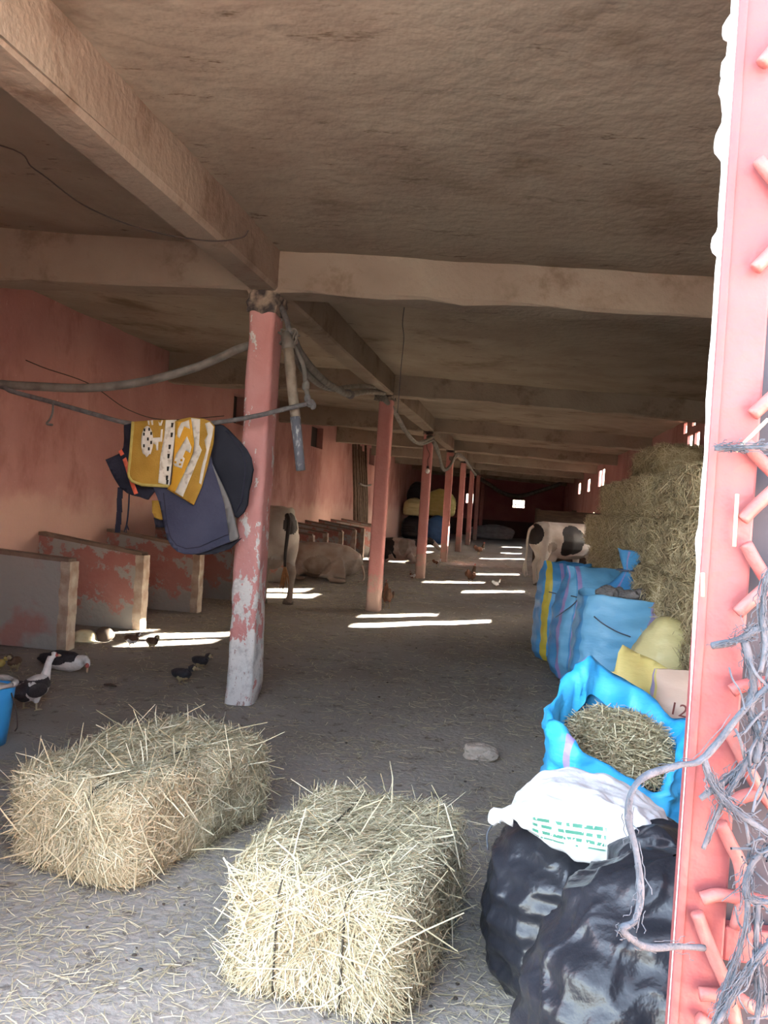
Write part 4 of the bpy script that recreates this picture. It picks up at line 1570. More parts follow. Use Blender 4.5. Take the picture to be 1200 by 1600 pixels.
mi = np.zeros((nr - 1, NU), np.int32)
dg_ = np.degrees(th)
mi[:, ((dg_ - 226) % 360) < 7] = 1
mi[NZ - 4:NZ + 1, ((dg_ - 60) % 360) < 60] = 1
me.polygons.foreach_set('material_index', mi.ravel())
n = 6500
r_ = np.random.default_rng(88)
a_ = r_.uniform(0, 2 * math.pi, n)
rr = np.sqrt(r_.random(n)) * 0.88
P = np.stack([rr * np.cos(a_) * SBW / 2, rr * np.sin(a_) * SBD / 2, np.zeros(n)], 1)
P[:, 2] = 0.54 + 0.06 * (1 - rr ** 2) + 0.10 * P[:, 1] / 0.25 + r_.uniform(-0.02, 0.02, n)
D = r_.normal(0, 1, (n, 3)) * np.array([1, 1, 0.25])
N = r_.normal(0, .5, (n, 3)) + np.array([0, 0, 1.0])
vv, qq = ribbons(P, D, N, 0.075 * r_.uniform(.4, 1.6, n), 0.0036 * r_.uniform(.7, 1.3, n), r_.normal(0, .2, n))
o = link('straw', mesh_np('straw', vv, qq), sb, M_LITTER)
o['kind'] = 'stuff'
mb = MB()
n = 26
CV = [(0, 0, 0.57)] + [(0.80 * SBW / 2 * math.cos(2 * math.pi * k / n), 0.80 * SBD / 2 * math.sin(2 * math.pi * k / n), 0.53 + 0.08 * math.sin(2 * math.pi * k / n)) for k in range(n)]
mb.add(CV, [(0, 1 + k, 1 + (k + 1) % n) for k in range(n)]).build('straw_bed', M_CORE, sb, True)

# black plastic bags
sack('plastic_bag', 'black plastic bag carrying the white sack', (0.34, 2.76, 0), 0.62, 0.60, 0.56, 0.2, [M_SBLACK], [], 'round', 21, (0.03, 0), 0.03, 'black bags by the gate', expo=2.4, bulge=0.16, cat='plastic bag', crease=0.011)
sack('plastic_bag', 'nearest black plastic bag, in front by the gate', (0.40, 2.06, 0), 0.54, 0.48, 0.66, -0.2, [M_SBLACK], [], 'round', 25, (0.02, 0.05), 0.03, 'black bags by the gate', expo=2.3, bulge=0.16, cat='plastic bag', crease=0.012)
sack('plastic_bag', 'black plastic bag with a bunched top between the white sack and the gate', (0.47, 2.43, 0), 0.30, 0.26, 0.64, 0.4, [M_SBLACK], [], 'round', 27, (-0.03, 0), 0.03, 'black bags by the gate', expo=2.3, cat='plastic bag', crease=0.016)

# white sack lying on the black bag
def green_print(nt, c, co):
    s = sep(nt, co)
    x = nmath(nt, 'MULTIPLY', smooth(nt, s[0], -0.165, -0.155), smooth(nt, s[0], 0.055, 0.045))
    z = nmath(nt, 'MULTIPLY', smooth(nt, s[2], 0.020, 0.026), smooth(nt, s[2], 0.098, 0.092))
    y = smooth(nt, s[1], -0.05, -0.07)
    row = nmath(nt, 'GREATER_THAN', nmath(nt, 'SINE', nmath(nt, 'MULTIPLY', s[2], 330.0)), 0.0)
    n = nnoise(nt, co, 55.0, 2, 0.5, (1.0, 0.2, 0.4))
    marks = nmath(nt, 'GREATER_THAN', n, 0.47)
    f = nmath(nt, 'MULTIPLY', nmath(nt, 'MULTIPLY', x, z), nmath(nt, 'MULTIPLY', nmath(nt, 'MULTIPLY', row, marks), y))
    return nmix(nt, nmath(nt, 'MULTIPLY', f, 0.95), c, (0.03, 0.20, 0.13))


M_SWHITE = mat('white_woven_sack', (0.66, 0.66, 0.67), (0.58, 0.59, 0.62), 4, 0.5, 0.3, 20, 0.4, extra=green_print)
wsk = thing('sack', 'white sack with green print lying on the black bag', 'sack', (0.28, 2.62, 0.53), -0.10, 'filled sacks beside the haystack')
bm = bmesh.new()
bmesh.ops.create_cube(bm, size=2.0)
bmesh.ops.subdivide_edges(bm, edges=bm.edges, cuts=40, use_grid_fill=True)
V = np.array([v.co[:] for v in bm.verts])
Q = np.array([[v.index for v in f.verts] for f in bm.faces])
bm.free()
R = (np.abs(V) ** 3.0).sum(1, keepdims=True) ** (1 / 3.0)
V = V / R
flat_ = np.clip(1 - 0.62 * np.abs(V[:, 0]) ** 3, 0.1, 1)
V = V * np.array([0.235, 0.20, 0.095])
V[:, 2] *= flat_
V[:, 2] -= 0.10 * np.clip(-V[:, 1] - 0.08, 0, 1) * 1.6
V[:, 2] += 0.05
V = V + np.stack([0 * V[:, 0], 0.02 * fnoise(V, 6, 93, 3), 0.020 * fnoise(V, 7, 91, 4) + 0.012 * (1 - np.abs(fnoise(V, 12, 95, 2)))], 1)
link('body', mesh_np('body', V, Q), wsk, M_SWHITE, True)
ear = MB()
ear.tube(spline([(-0.23, -0.04, 0.03), (-0.275, -0.05, 0.025), (-0.29, -0.055, 0.0)], 5), [0.035, 0.03, 0.024, 0.02, 0.022, 0.028, 0.026, 0.022, 0.018, 0.016, 0.012], 10)
ear.build('tied_corner', M_SWHITE, wsk, True)
MB().tube(spline([(-0.272, -0.05, 0.02), (-0.30, -0.055, -0.03), (-0.295, -0.06, -0.08)], 5), 0.003, 5).build('string', M_TWINE, wsk, True)

# string lashed round the blue sacks
for k, pts in enumerate([[(858, 925), (880, 930), (905, 935), (930, 965), (960, 985), (985, 995)], [(868, 965), (895, 945), (905, 935), (925, 928)]]):
    Ys = [8.15, 7.9, 7.2, 6.28, 6.25, 6.28] if k == 0 else [7.5, 7.5, 7.4, 7.0]
    o = MB().tube(spline([at(px, py, Y) for (px, py), Y in zip(pts, Ys)], 6), 0.005, 6).build('lashing_string', M_STITCH, None, True)
    tag(o, ['dark string lashed across the row of blue sacks', 'short loose end of dark string on the blue sacks'][k], 'string')

# ------------------------------------------------------------------ hoses, ropes and wires
def line(name, label, cat, pts, rad, m, n=8, res=8):
    o = MB().tube(spline(pts, res), rad, n).build(name, m, None, True)
    return tag(o, label, cat)


line('hose', 'thick grey hose sagging from the nearest column across to the pink wall', 'hose', [(-4.98, 5.6, 2.32), at(-30, 596, 5.55), at(60, 604, 5.55), at(140, 606, 5.55), at(220, 597, 5.55), at(300, 576, 5.58), at(345, 558, 5.62), at(376, 544, 5.70), (-1.90, 5.92, 2.62)], 0.031, M_HOSE, 10)
line('rope', 'grey rope strung past the nearest column, carrying the blankets', 'rope', [(-4.98, 5.6, 2.28), at(-20, 600, 5.55), at(20, 612, 5.5), at(80, 628, 5.48), at(150, 648, 5.46), at(200, 661, 5.45), at(270, 667, 5.45), at(340, 660, 5.45), at(400, 650, 5.47), at(450, 638, 5.5), at(488, 629, 5.52)], 0.016, M_ROPE)
kn = thing('rope', 'knotted rope dropping from the beam to the end of the blanket line', 'rope', tuple(at(485, 630, 5.52)))
base = at(485, 630, 5.52)
MB().tube([np.asarray(q_) - base for q_ in spline([at(452, 520, 5.72), at(462, 545, 5.7), at(474, 572, 5.62), at(478, 605, 5.55), at(483, 628, 5.52)], 6)], 0.017, 8).build('strand', M_HOSE, kn, True)
m = MB()
m.ell((0, 0, 0), (.035, .03, .03))
m.ell((-.02, -.01, .03), (.025, .025, .03))
m.ell((.02, 0, -.015), (.022, .022, .03))
m.build('knot', M_ROPE, kn, True)
m = MB()
m.ell(at(478, 603, 5.55) - base, (.028, .026, .04))
m.build('knot', M_HOSE, kn, True)
st = thing('hanging_pipe', 'stained pipe hanging from the beam beside the nearest column, lower end blue grey', 'pipe', tuple(at(450, 530, 5.62)))
b0 = at(450, 530, 5.62)
MB().tube([at(450, 535, 5.62) - b0, at(457, 610, 5.60) - b0, at(462, 655, 5.58) - b0], [.040, .036, .035], 14).build('upper_length', mat('rusty_pipe', (0.21, 0.165, 0.125), (0.30, 0.25, 0.20), 14, 0.8, 0.3, 40), st, True)
MB().tube([at(461.5, 652, 5.58) - b0, at(470, 735, 5.56) - b0], [.037, .033], 14).build('lower_length', mat('scuffed_pipe', (0.13, 0.135, 0.16), (0.42, 0.42, 0.42), 18, 0.6, 0.2, 60, thr=(0.55, 0.7), stretch=(3, 3, 1)), st, True)
MB().tube([at(447, 520, 5.64) - b0, at(450, 537, 5.62) - b0, at(451, 545, 5.62) - b0], [.030, .046, .044], 12).build('collar', M_HOSE, st, True)
m = MB()
m.tube(spline([at(452, 522, 5.64) - b0, at(448, 500, 5.70) - b0, at(438, 478, 5.78) - b0], 5), 0.02, 8)
m.build('hanger', M_ROPE, st, True)

HOSES = [
    ('pair of grey hoses swagged between the first and second columns', [[(458, 530, 5.75), (470, 555, 5.95), (500, 590, 7.0), (530, 610, 8.2), (546, 616, 8.9), (575, 612, 10.2), (600, 614, 11.05)], [(455, 545, 5.8), (480, 585, 6.4), (515, 607, 7.8), (560, 603, 9.6), (598, 606, 11.05)]]),
    ('grey hoses swagged between the second and third columns', [[(598, 622, 11.1), (615, 640, 11.5), (630, 668, 12.8), (648, 690, 14.2), (662, 690, 15.6), (676, 683, 16.65)], [(600, 618, 11.1), (622, 650, 12.0), (640, 683, 13.6), (658, 694, 15.2), (676, 688, 16.65)]]),
    ('grey hose looping between the third and fourth columns', [[(676, 686, 16.7), (684, 702, 17.6), (689, 722, 18.8), (694, 734, 19.8), (703, 728, 21.0), (709, 715, 22.2)], [(676, 690, 16.7), (687, 715, 18.2), (691, 733, 19.4), (700, 733, 20.6), (710, 718, 22.2)]]),
    ('grey hose looping past the fourth column towards the far columns', [[(709, 715, 22.2), (714, 709, 23.2), (722, 712, 25.0), (731, 722, 27.0), (738, 735, 29.5), (744, 742, 33.0)], [(709, 718, 22.2), (716, 713, 23.6), (726, 718, 26.0), (736, 732, 29.0), (742, 742, 32.8)]]),
]
for lab, runs in HOSES:
    base = at(*runs[0][0])
    t = thing('hose', lab, 'hose', tuple(base))
    for k, run in enumerate(runs):
        MB().tube([q_ - base for q_ in spline([at(*a_) for a_ in run], 7)], 0.034 - 0.008 * k, 8).build('pipe_run', M_HOSE, t, True)
    if lab.startswith('pair'):
        c0 = at(544, 615, 8.85) - base
        m = MB()
        for k in range(5):
            cc = c0 + np.array([0.10, 1.1, 0.0]) * (k * 0.022)
            m.ell(cc, (.047, .014, .047), None, 12, 8)
        m.build('coupling', M_ROPE, t, True)
# lumps of lashing where the hoses are tied to the columns
for k, (px, py, Y) in enumerate([(452, 528, 5.70), (592, 620, 11.1), (672, 684, 16.65), (706, 716, 22.2)]):
    base = at(px, py, Y)
    m = MB()
    for j in range(9):
        a_ = RNG.uniform(0, 6.28)
        m.tube(spline([(0.06 * math.cos(a_ + q_) + RNG.normal(0, .01), 0.05 * math.sin(a_ + q_ * .7), 0.045 * math.sin(q_ * 1.3 + j) + RNG.normal(0, .01)) for q_ in np.linspace(0, 4.5, 6)], 4), 0.008, 5)
    o = m.build('rope_lashing', M_HOSE, None, True)
    o.location = tuple(base)
    tag(o, 'tangled rope lashing tying the hoses at the %s column' % ORD[k], 'rope')
line('wire', 'thin dark wire sagging below the ceiling towards the nearest column', 'wire', [(-4.2, 3.2, 3.2), at(-30, 220, 3.95), at(55, 265, 4.1), at(130, 320, 4.3), at(220, 357, 4.4), at(320, 376, 4.5), at(375, 372, 4.6), at(388, 360, 4.62)], 0.004, M_WIRE, 6)
line('wire', 'thin dark wire dangling from the first cross beam', 'wire', [at(632, 476, 5.93), at(629, 505, 5.92), at(631, 530, 5.92), at(627, 570, 5.92), at(624, 610, 5.92), at(621, 645, 5.92)], 0.0035, M_WIRE, 6)
line('wire', 'slack wire hanging along the pink wall behind the hose', 'wire', [(-4.96, 6.9, 2.62), at(10, 552, 7.6), at(70, 575, 7.9), at(140, 600, 8.3), at(200, 640, 8.8), at(260, 656, 9.3), at(350, 650, 10.2)], 0.005, M_WIRE, 6)
line('cord', 'short frayed cord knotted on the blanket line', 'cord', [at(83, 630, 5.47), at(82, 645, 5.45), at(78, 655, 5.45), at(73, 662, 5.45), at(82, 664, 5.45)], 0.008, M_ROPE, 6)
line('hose', 'dark hose sagging in front of the far back wall', 'hose', [(-2.4, 44, 3.25), at(765, 757, 43.5), at(785, 770, 43), at(810, 775, 43), at(840, 768, 43), at(870, 758, 43), (2.4, 43.5, 3.2)], 0.10, M_HOSE, 8)

# bulb hanging on the third column
bp = at(668, 736, 16.60)
bt = thing('hanging_bulb', 'small clear bulb hanging on a cord by the third column', 'light bulb', tuple(bp))
MB().ell((0, 0, 0), (.045, .045, .055), None, 14, 10).build('bulb', mat('bulb_glass', (0.75, 0.70, 0.66), rough=0.2, spec=0.6), bt, True)
MB().tube([(0, 0, .05), (0, 0, .10)], .025, 10).build('socket', M_DARK, bt, True)
MB().tube(spline([(0, 0, .10), (-.01, 0, .22), (.02, 0, .34), (-.05, 0.02, .50), (-.03, 0.12, .83)], 5), .006, 6).build('cord', M_WIRE, bt, True)

# ------------------------------------------------------------------ blankets on the rope
M_NAVY = mat('navy_cloth', (0.020, 0.020, 0.032), (0.032, 0.032, 0.05), 6, 0.85, 0.25, 60, 0.2)
M_NAVY2 = mat('black_navy_padding', (0.022, 0.024, 0.034), (0.03, 0.032, 0.045), 4, 0.85, 0.2, 40, 0.2)
M_SLATEB = mat('slate_blue_quilting', (0.052, 0.056, 0.095), (0.068, 0.072, 0.115), 4, 0.85, 0.3, 50, 0.2)
M_SLATEG = mat('grey_edge_binding', (0.17, 0.165, 0.165), (0.20, 0.195, 0.19), 6, 0.85)
M_SEAM = mat('dark_seam', (0.028, 0.03, 0.05))
M_ORANGE = mat('orange_reflective_strip', (0.80, 0.16, 0.09), rough=0.6)
M_MUSTARD = mat('mustard_cloth', (0.36, 0.20, 0.035), (0.43, 0.25, 0.05), 8, 0.9, 0.3, 120, 0.1)
M_GOLD = mat('golden_yellow_cloth', (0.62, 0.31, 0.03), (0.68, 0.36, 0.05), 8, 0.9, 0.3, 120, 0.1)
M_OLIVE = mat('olive_hem', (0.42, 0.33, 0.09), (0.48, 0.38, 0.12), 30, 0.9)
M_CREAM = mat('cream_print', (0.66, 0.61, 0.52), (0.42, 0.36, 0.28), 24, 0.9, thr=(0.5, 0.66))
M_CREAM2 = mat('clean_cream_print', (0.68, 0.63, 0.55), (0.60, 0.54, 0.45), 24, 0.9)
M_INK = mat('black_print', (0.03, 0.025, 0.02))
HY = 5.41
H0 = at(275, 668, HY)


def zx(u, v, Y=HY):
    """blanket drawing (zoomed crop) -> local x, z on the hanging plane"""
    p = at(140 + u / 4.615, 640 + v / 4.615, Y) - np.array([H0[0], 0, H0[2]])
    return (p[0], p[2])


def hang(name, label, depth):
    return thing(name, label, 'blanket', (H0[0], HY + depth, H0[2]), 0, 'blankets hung on the rope')


def poly(uv):
    return [zx(*q_) for q_ in uv]


def fold_dark(x, z):
    return 0.025 * np.sin(x * 9 + z * 3) + 0.02 * np.sin(z * 14 + x * 5) - 0.03 * np.cos(x * 3.2)


def fold_slate(x, z):
    return 0.03 * np.sin((x - 0.35 * z) * 13 + 0.6) * np.clip(-z * 2, 0, 1) - 0.02


def fold_must(x, z):
    return 0.022 * np.sin((x - 0.30 * z) * 15) * np.clip(0.3 - z * 1.5, 0, 1)


dk = hang('dark_blanket', 'dark navy padded blanket with an orange strip, hung on the rope', 0.05)
soft_sheet('left_lobe', poly([(240, 108), (345, 92), (420, 95), (560, 300), (560, 560), (480, 575), (420, 650), (360, 630), (300, 618), (255, 600), (200, 560), (160, 500), (130, 450), (80, 360), (180, 310), (212, 265), (228, 200)]), [M_NAVY], dk, 0.02, 0.03, fold_dark)
soft_sheet('right_lobe', poly([(640, 80), (860, 85), (930, 105), (970, 135), (1060, 225), (1110, 280), (1145, 340), (1165, 430), (1150, 520), (1125, 590), (1105, 690), (1080, 740), (1040, 780), (960, 760), (700, 600), (600, 400)]), [M_NAVY2], dk, 0.03, 0.03, lambda x, z: fold_dark(x, z) * 0.8 + 0.02)
MB().tube([(lambda p_: (p_[0], float(fold_dark(np.array(p_[0]), np.array(p_[1]))) * .8 + .003, p_[1]))(zx(*q_)) for q_ in [(960, 150), (1040, 240), (1085, 300), (1110, 380), (1112, 460), (1095, 560), (1070, 660), (1030, 740)]], 0.006, 6).build('piping', M_SEAM, dk, True)
soft_sheet('orange_strip', poly([(170, 295), (196, 282), (228, 335), (345, 603), (316, 612), (205, 355)]), [M_ORANGE], dk, 0.004, 0.02, lambda x, z: fold_dark(x, z) - 0.014)
soft_sheet('strip_gap', poly([(188, 333), (220, 316), (232, 338), (202, 358)]), [M_NAVY], dk, 0.004, 0.02, lambda x, z: fold_dark(x, z) - 0.0175)
m = MB()
pl = [zx(*q_) for q_ in [(206, 560), (198, 640), (196, 740), (188, 830), (182, 890)]]
for k in range(4):
    (x0, z0), (x1, z1) = pl[k], pl[k + 1]
    m.hexa([(x0 - .028, 0, z0), (x1 - .026, 0, z1), (x1 - .026, .006, z1), (x0 - .028, .006, z0), (x0 + .008, 0, z0), (x1 + .014, 0, z1), (x1 + .014, .006, z1), (x0 + .008, .006, z0)])
m.build('strap', M_NAVY, dk)
m = MB()
m.tube(spline([(zx(*q_)[0], 0, zx(*q_)[1]) for q_ in [(262, 600), (258, 690), (250, 780), (243, 830)]], 5), 0.006, 6)
for e_ in ((225, 885), (240, 890), (258, 870)):
    m.tube([(zx(243, 828)[0], 0, zx(243, 828)[1]), (zx(*e_)[0], 0, zx(*e_)[1])], 0.0045, 5)
m.build('drawstring', M_NAVY, dk, True)
soft_sheet('lower_fold', poly([(425, 780), (470, 760), (560, 800), (590, 930), (522, 942), (520, 850), (440, 850)]), [M_NAVY], dk, 0.02, 0.03, lambda x, z: 0.04 + 0 * x)

sl = hang('slate_blanket', 'slate blue quilted blanket hanging lowest on the rope', -0.02)
soft_sheet('panel', poly([(470, 560), (520, 300), (620, 100), (860, 100), (905, 390), (960, 520), (1030, 890), (1040, 950), (960, 978), (880, 1010), (820, 1030), (760, 1042), (700, 1038), (660, 1020), (625, 985), (600, 940), (570, 850), (530, 720)]), [M_SLATEB], sl, 0.022, 0.03, fold_slate)
soft_sheet('edge_binding', poly([(905, 390), (960, 520), (1030, 700), (1100, 915), (1095, 928), (1040, 950), (1025, 880), (985, 700), (935, 500)]), [M_SLATEG], sl, 0.024, 0.03, lambda x, z: fold_slate(x, z) - 0.004)
MB().tube([(lambda p_: (p_[0], float(fold_slate(np.array(p_[0]), np.array(p_[1]))) - .012, p_[1]))(zx(*q_)) for q_ in [(545, 600), (565, 720), (590, 830), (620, 920), (660, 975), (720, 1000), (800, 990), (900, 945), (1000, 905), (1080, 885)]], 0.0035, 6).build('seam', M_SEAM, sl, True)
soft_sheet('underside', poly([(680, 1030), (820, 1025), (960, 975), (1095, 925), (1010, 1005), (900, 1042), (780, 1050)]), [M_NAVY2], sl, 0.01, 0.03, lambda x, z: 0.035 + 0 * x)

mu = hang('patterned_cloth', 'mustard cloth with cream printed figures, folded over the rope', -0.075)
lp = soft_sheet('left_panel', poly([(345, 95), (480, 86), (660, 80), (640, 250), (600, 556), (420, 546), (350, 522), (326, 490), (320, 465), (335, 250)]), [M_MUSTARD], mu, 0.007, 0.025, fold_must)


def printed(name, uv, m_, off, parent):
    return soft_sheet(name, poly(uv), [m_], parent, 0.002, 0.025, lambda x, z: fold_must(x, z) - off)


printed('cream_band', [(585, 85), (660, 82), (640, 250), (602, 552), (525, 530), (545, 350), (575, 200)], M_CREAM, 0.005, lp)
ov = [(455 + 44 * math.cos(a_), 235 + 108 * math.sin(a_) + (8 * math.sin(9 * a_) if math.sin(a_) > .6 else 0)) for a_ in np.linspace(0, 2 * math.pi, 28)[:-1]]
fig = printed('printed_figure', ov, M_CREAM2, 0.005, lp)
printed('printed_figure', [(490, 212), (548, 208), (553, 150), (566, 150), (560, 238), (535, 240), (532, 300), (520, 300), (518, 262), (490, 245)], M_CREAM2, 0.005, lp)
for k, uv in enumerate([[(455, 88), (468, 88), (472, 120), (462, 120)], [(478, 88), (495, 86), (497, 118), (488, 122)], [(535, 95), (548, 108), (558, 85), (566, 88), (556, 125), (540, 125)]]):
    printed('printed_figure', uv, M_CREAM2, 0.005, lp)
for (u, v) in [(435, 155), (470, 150), (432, 185), (462, 220), (485, 180), (434, 268), (470, 290), (486, 245)]:
    printed('printed_dash', [(u - 6, v - 11), (u + 6, v - 11), (u + 6, v + 11), (u - 6, v + 11)], M_INK, 0.0065, fig)
for (u, v) in [(633, 120), (628, 190), (612, 275), (603, 340), (596, 430), (588, 495), (590, 525)]:
    printed('printed_dash', [(u - 9, v - 16), (u + 8, v - 16), (u + 2, v + 16), (u - 10, v + 16)], M_INK, 0.0065, lp)
hm = MB()
hp = [zx(*q_) for q_ in [(347, 95), (336, 250), (322, 465), (330, 492), (352, 520), (420, 545), (510, 550), (600, 554)]]
hm.tube([(x, float(fold_must(np.array(x), np.array(z))) - 0.003, z) for (x, z) in hp], 0.011, 6)
hm.build('hem', M_OLIVE, lp, True)
rp = soft_sheet('right_fold', poly([(655, 95), (700, 78), (760, 65), (860, 76), (905, 95), (940, 130), (932, 250), (890, 420), (850, 560), (795, 690), (740, 655), (590, 576), (620, 540), (650, 250)]), [M_MUSTARD], mu, 0.007, 0.025, lambda x, z: fold_must(x, z) - 0.016)
OFF = 0.022
printed('gold_field', [(665, 100), (770, 80), (792, 250), (780, 330), (720, 470), (660, 598), (597, 570), (625, 540), (652, 260)], M_GOLD, OFF, rp)
printed('cream_band', [(770, 72), (836, 80), (830, 260), (852, 300), (800, 430), (720, 632), (655, 597), (720, 470), (790, 320), (795, 250)], M_CREAM, OFF + .001, rp)
printed('printed_figure', [(640, 395), (660, 330), (740, 200), (775, 280), (765, 320), (730, 300), (712, 345), (725, 360), (703, 430), (650, 412)], M_CREAM2, OFF + .001, rp)
printed('printed_figure', [(670, 200), (676, 150), (700, 105), (755, 85), (762, 150), (720, 130), (700, 180), (685, 215)], M_CREAM2, OFF + .001, rp)
printed('printed_figure', [(872, 112), (905, 100), (935, 135), (925, 200), (905, 290), (880, 400), (850, 545), (835, 532), (850, 430), (885, 300), (870, 230), (893, 190)], M_CREAM2, OFF + .001, rp)
for (u, v) in [(655, 385), (690, 400), (700, 370)]:
    printed('printed_dash', [(u - 8, v - 8), (u + 8, v - 8), (u + 8, v + 8), (u - 8, v + 8)], M_GOLD, OFF + .0025, rp)
soft_sheet('back_corner', poly([(440, 655), (500, 655), (530, 700), (548, 760), (540, 795), (500, 795), (460, 780), (442, 740)]), [M_MUSTARD], mu, 0.008, 0.03, lambda x, z: 0.10 + 0 * x)
printed('printed_figure', [(480, 660), (510, 660), (522, 690), (505, 705), (486, 690)], M_CREAM2, -0.093, mu)

# ------------------------------------------------------------------ iron gate with bent rods, and the twine caught on it
GY0 = 1.0
gate = thing('iron_gate', 'red painted iron gate with bent rods, close to the camera', 'gate', (0.212, GY0, 0))
GX = 0.212


def gl(px, py, Y=0.985):
    return at(px, py, Y) - np.array([GX, GY0, 0])


m = MB()
m.box((0.0, 0.0, 0.02), (0.054, 0.028, 2.75))
m.build('stile', M_RED, gate, bevel=0.003)
m = MB()
m.box((-0.0005, -0.0035, 0.02), (0.009, 0.0005, 2.75))
m.build('rolled_lip', M_RED, gate, True, bevel=0.0012)
m = MB()
m.box((0.054, 0.024, 0.02), (0.90, 0.030, 2.75))
m.build('gap_shade_panel', M_GAPSHADE, gate)  # dark sheet stands in for the shaded gap behind the rods
MB().box((0.86, 0.0, 0.02), (0.915, 0.028, 2.75)).build('stile', M_RED, gate, bevel=0.003)
for z in (0.03, 1.0, 2.0, 2.70):
    MB().box((0.054, 0.004, z), (0.86, 0.024, z + 0.04)).build('rail', M_RED, gate, bevel=0.003)
RODS = [[(1176, 648), (1200, 626), (1240, 590)], [(1166, 692), (1182, 712), (1215, 745), (1240, 770)], [(1160, 812), (1180, 792), (1215, 760), (1240, 740)], [(1165, 850), (1182, 880), (1205, 915), (1235, 950)],
        [(1152, 958), (1172, 940), (1205, 912), (1240, 890)], [(1143, 1080), (1160, 1072), (1200, 1066), (1240, 1062)], [(1139, 1142), (1155, 1172), (1176, 1215), (1200, 1250), (1235, 1290)], [(1130, 1266), (1150, 1250), (1178, 1240), (1235, 1236)],
        [(1126, 1286), (1142, 1320), (1156, 1350), (1160, 1400), (1150, 1450)], [(1096, 1404), (1120, 1398), (1145, 1401), (1175, 1405), (1235, 1420)], [(1089, 1426), (1102, 1462), (1120, 1505), (1140, 1552), (1150, 1600)],
        [(1093, 1553), (1120, 1554), (1150, 1558), (1180, 1575), (1235, 1590)], [(1090, 1590), (1110, 1605), (1130, 1640)], [(1180, 420), (1205, 395), (1240, 360)], [(1185, 250), (1215, 290), (1240, 320)], [(1190, 100), (1215, 70), (1240, 40)]]
for rd in RODS:
    pts = [gl(px, py, 0.988) for (px, py) in rd]
    sp = spline(pts, 5)
    rr = [0.0075] * len(sp)
    o = MB().tube([sp[0] - (sp[1] - sp[0]) * 0.25] + sp, [0.0045] + rr, 12).build('rod', M_REDROD, gate, True)

# white crumbling plaster edge beside the gate
nz_ = 420
zs_ = np.linspace(0.0, 2.9, nz_)
edge = 0.0075 + 0.004 * fnoise(np.stack([zs_ * 0, zs_, zs_ * 0], 1), 5.0, 31, 4) + 0.006 * np.maximum(0, fnoise(np.stack([zs_ * 0, zs_, zs_ * 0 + 3], 1), 17.0, 35, 3) - 0.45) * 2
edge = np.clip(edge, 0.0015, 0.03) * np.clip((zs_ - 1.28) / 0.35, 0.04, 1.0)
V, F = [], []
for z, e_ in zip(zs_, edge):
    V += [(0.2135, 1.004, z), (0.2115 - e_, 1.006, z), (0.2125 - e_ * 0.85, 1.006 + 1.2 * e_, z), (0.2145, 1.010 + 1.5 * e_, z)]
for k in range(nz_ - 1):
    for j in range(3):
        a_ = k * 4 + j
        F.append((a_, a_ + 1, a_ + 5, a_ + 4))
struct(MB().add(V, F).build('trim_1', M_WHITEPL, None, True), 'crumbling white plaster edge along the gate', 'trim')

# tangled twine
tw = thing('twine', 'tangle of frayed grey twine caught on the gate rods', 'twine', (GX, GY0, 1.0))
def twl(px, py, Y):
    return at(px, py, Y) - np.array([GX, GY0, 1.0])


STR = [([(1235, 1040), (1195, 1078), (1160, 1112), (1100, 1184), (1060, 1196), (1010, 1212), (987, 1238), (982, 1280), (994, 1330), (1001, 1395), (992, 1438), (973, 1450), (986, 1466), (1012, 1480), (1060, 1479), (1100, 1481)], [.95, .955, .955, .95, .93, .88, .86, .86, .86, .86, .86, .86, .87, .90, .95, .975], .0045),
       ([(1112, 1009), (1140, 1004), (1160, 996), (1180, 985), (1215, 968)], [.975, .965, .96, .96, .96], .0050),
       ([(1163, 1002), (1172, 1035), (1178, 1075), (1172, 1110), (1186, 1150), (1180, 1190)], [.96] * 6, .0055),
       ([(1100, 1186), (1112, 1222), (1140, 1258), (1175, 1285), (1215, 1310)], [.95] * 5, .0046),
       ([(1094, 1248), (1125, 1226), (1158, 1200), (1195, 1160), (1225, 1120)], [.965] * 5, .0042),
       ([(1099, 1326), (1118, 1278), (1138, 1240), (1168, 1190), (1190, 1150)], [.97, .965, .96, .96, .96], .0034),
       ([(1215, 1320), (1182, 1340), (1166, 1375), (1172, 1405), (1215, 1410)], [.955] * 5, .0044),
       ([(1168, 1390), (1166, 1440), (1150, 1500), (1128, 1560), (1112, 1610)], [.955] * 5, .0036),
       ([(1185, 1405), (1182, 1470), (1188, 1540), (1180, 1610)], [.955] * 4, .0036),
       ([(1215, 1460), (1180, 1500), (1150, 1545), (1120, 1600)], [.95] * 4, .0034),
       ([(1117, 701), (1150, 700), (1185, 699), (1235, 698)], [.975, .965, .96, .96], .0030),
       ([(1215, 870), (1196, 910), (1192, 960), (1196, 1010), (1188, 1050)], [.955] * 5, .0040)]
for pts, Ys, r in STR:
    sp = spline([twl(px, py, Y) for (px, py), Y in zip(pts, Ys)], 8)
    MB().tube(sp, [r * (0.80 + 0.10 * math.sin(k * 0.37)) for k in range(len(sp))], 8).build('strand', M_TWINE, tw, True)
    m = MB()
    for k in range(60):
        L_ = min(len(sp) - 1, int(RNG.integers(5, 12)))
        i_ = int(RNG.integers(0, len(sp) - L_))
        o_ = RNG.normal(0, r * 0.75, 3)
        m.tube([sp[i_ + q_] + o_ * (1 if q_ < L_ - 2 else 1.8) + RNG.normal(0, r * 0.12, 3) for q_ in range(L_)], 0.0005, 4, 0, False)
    m.build('fibres', M_TWINE, tw)['kind'] = 'stuff'
m = MB()
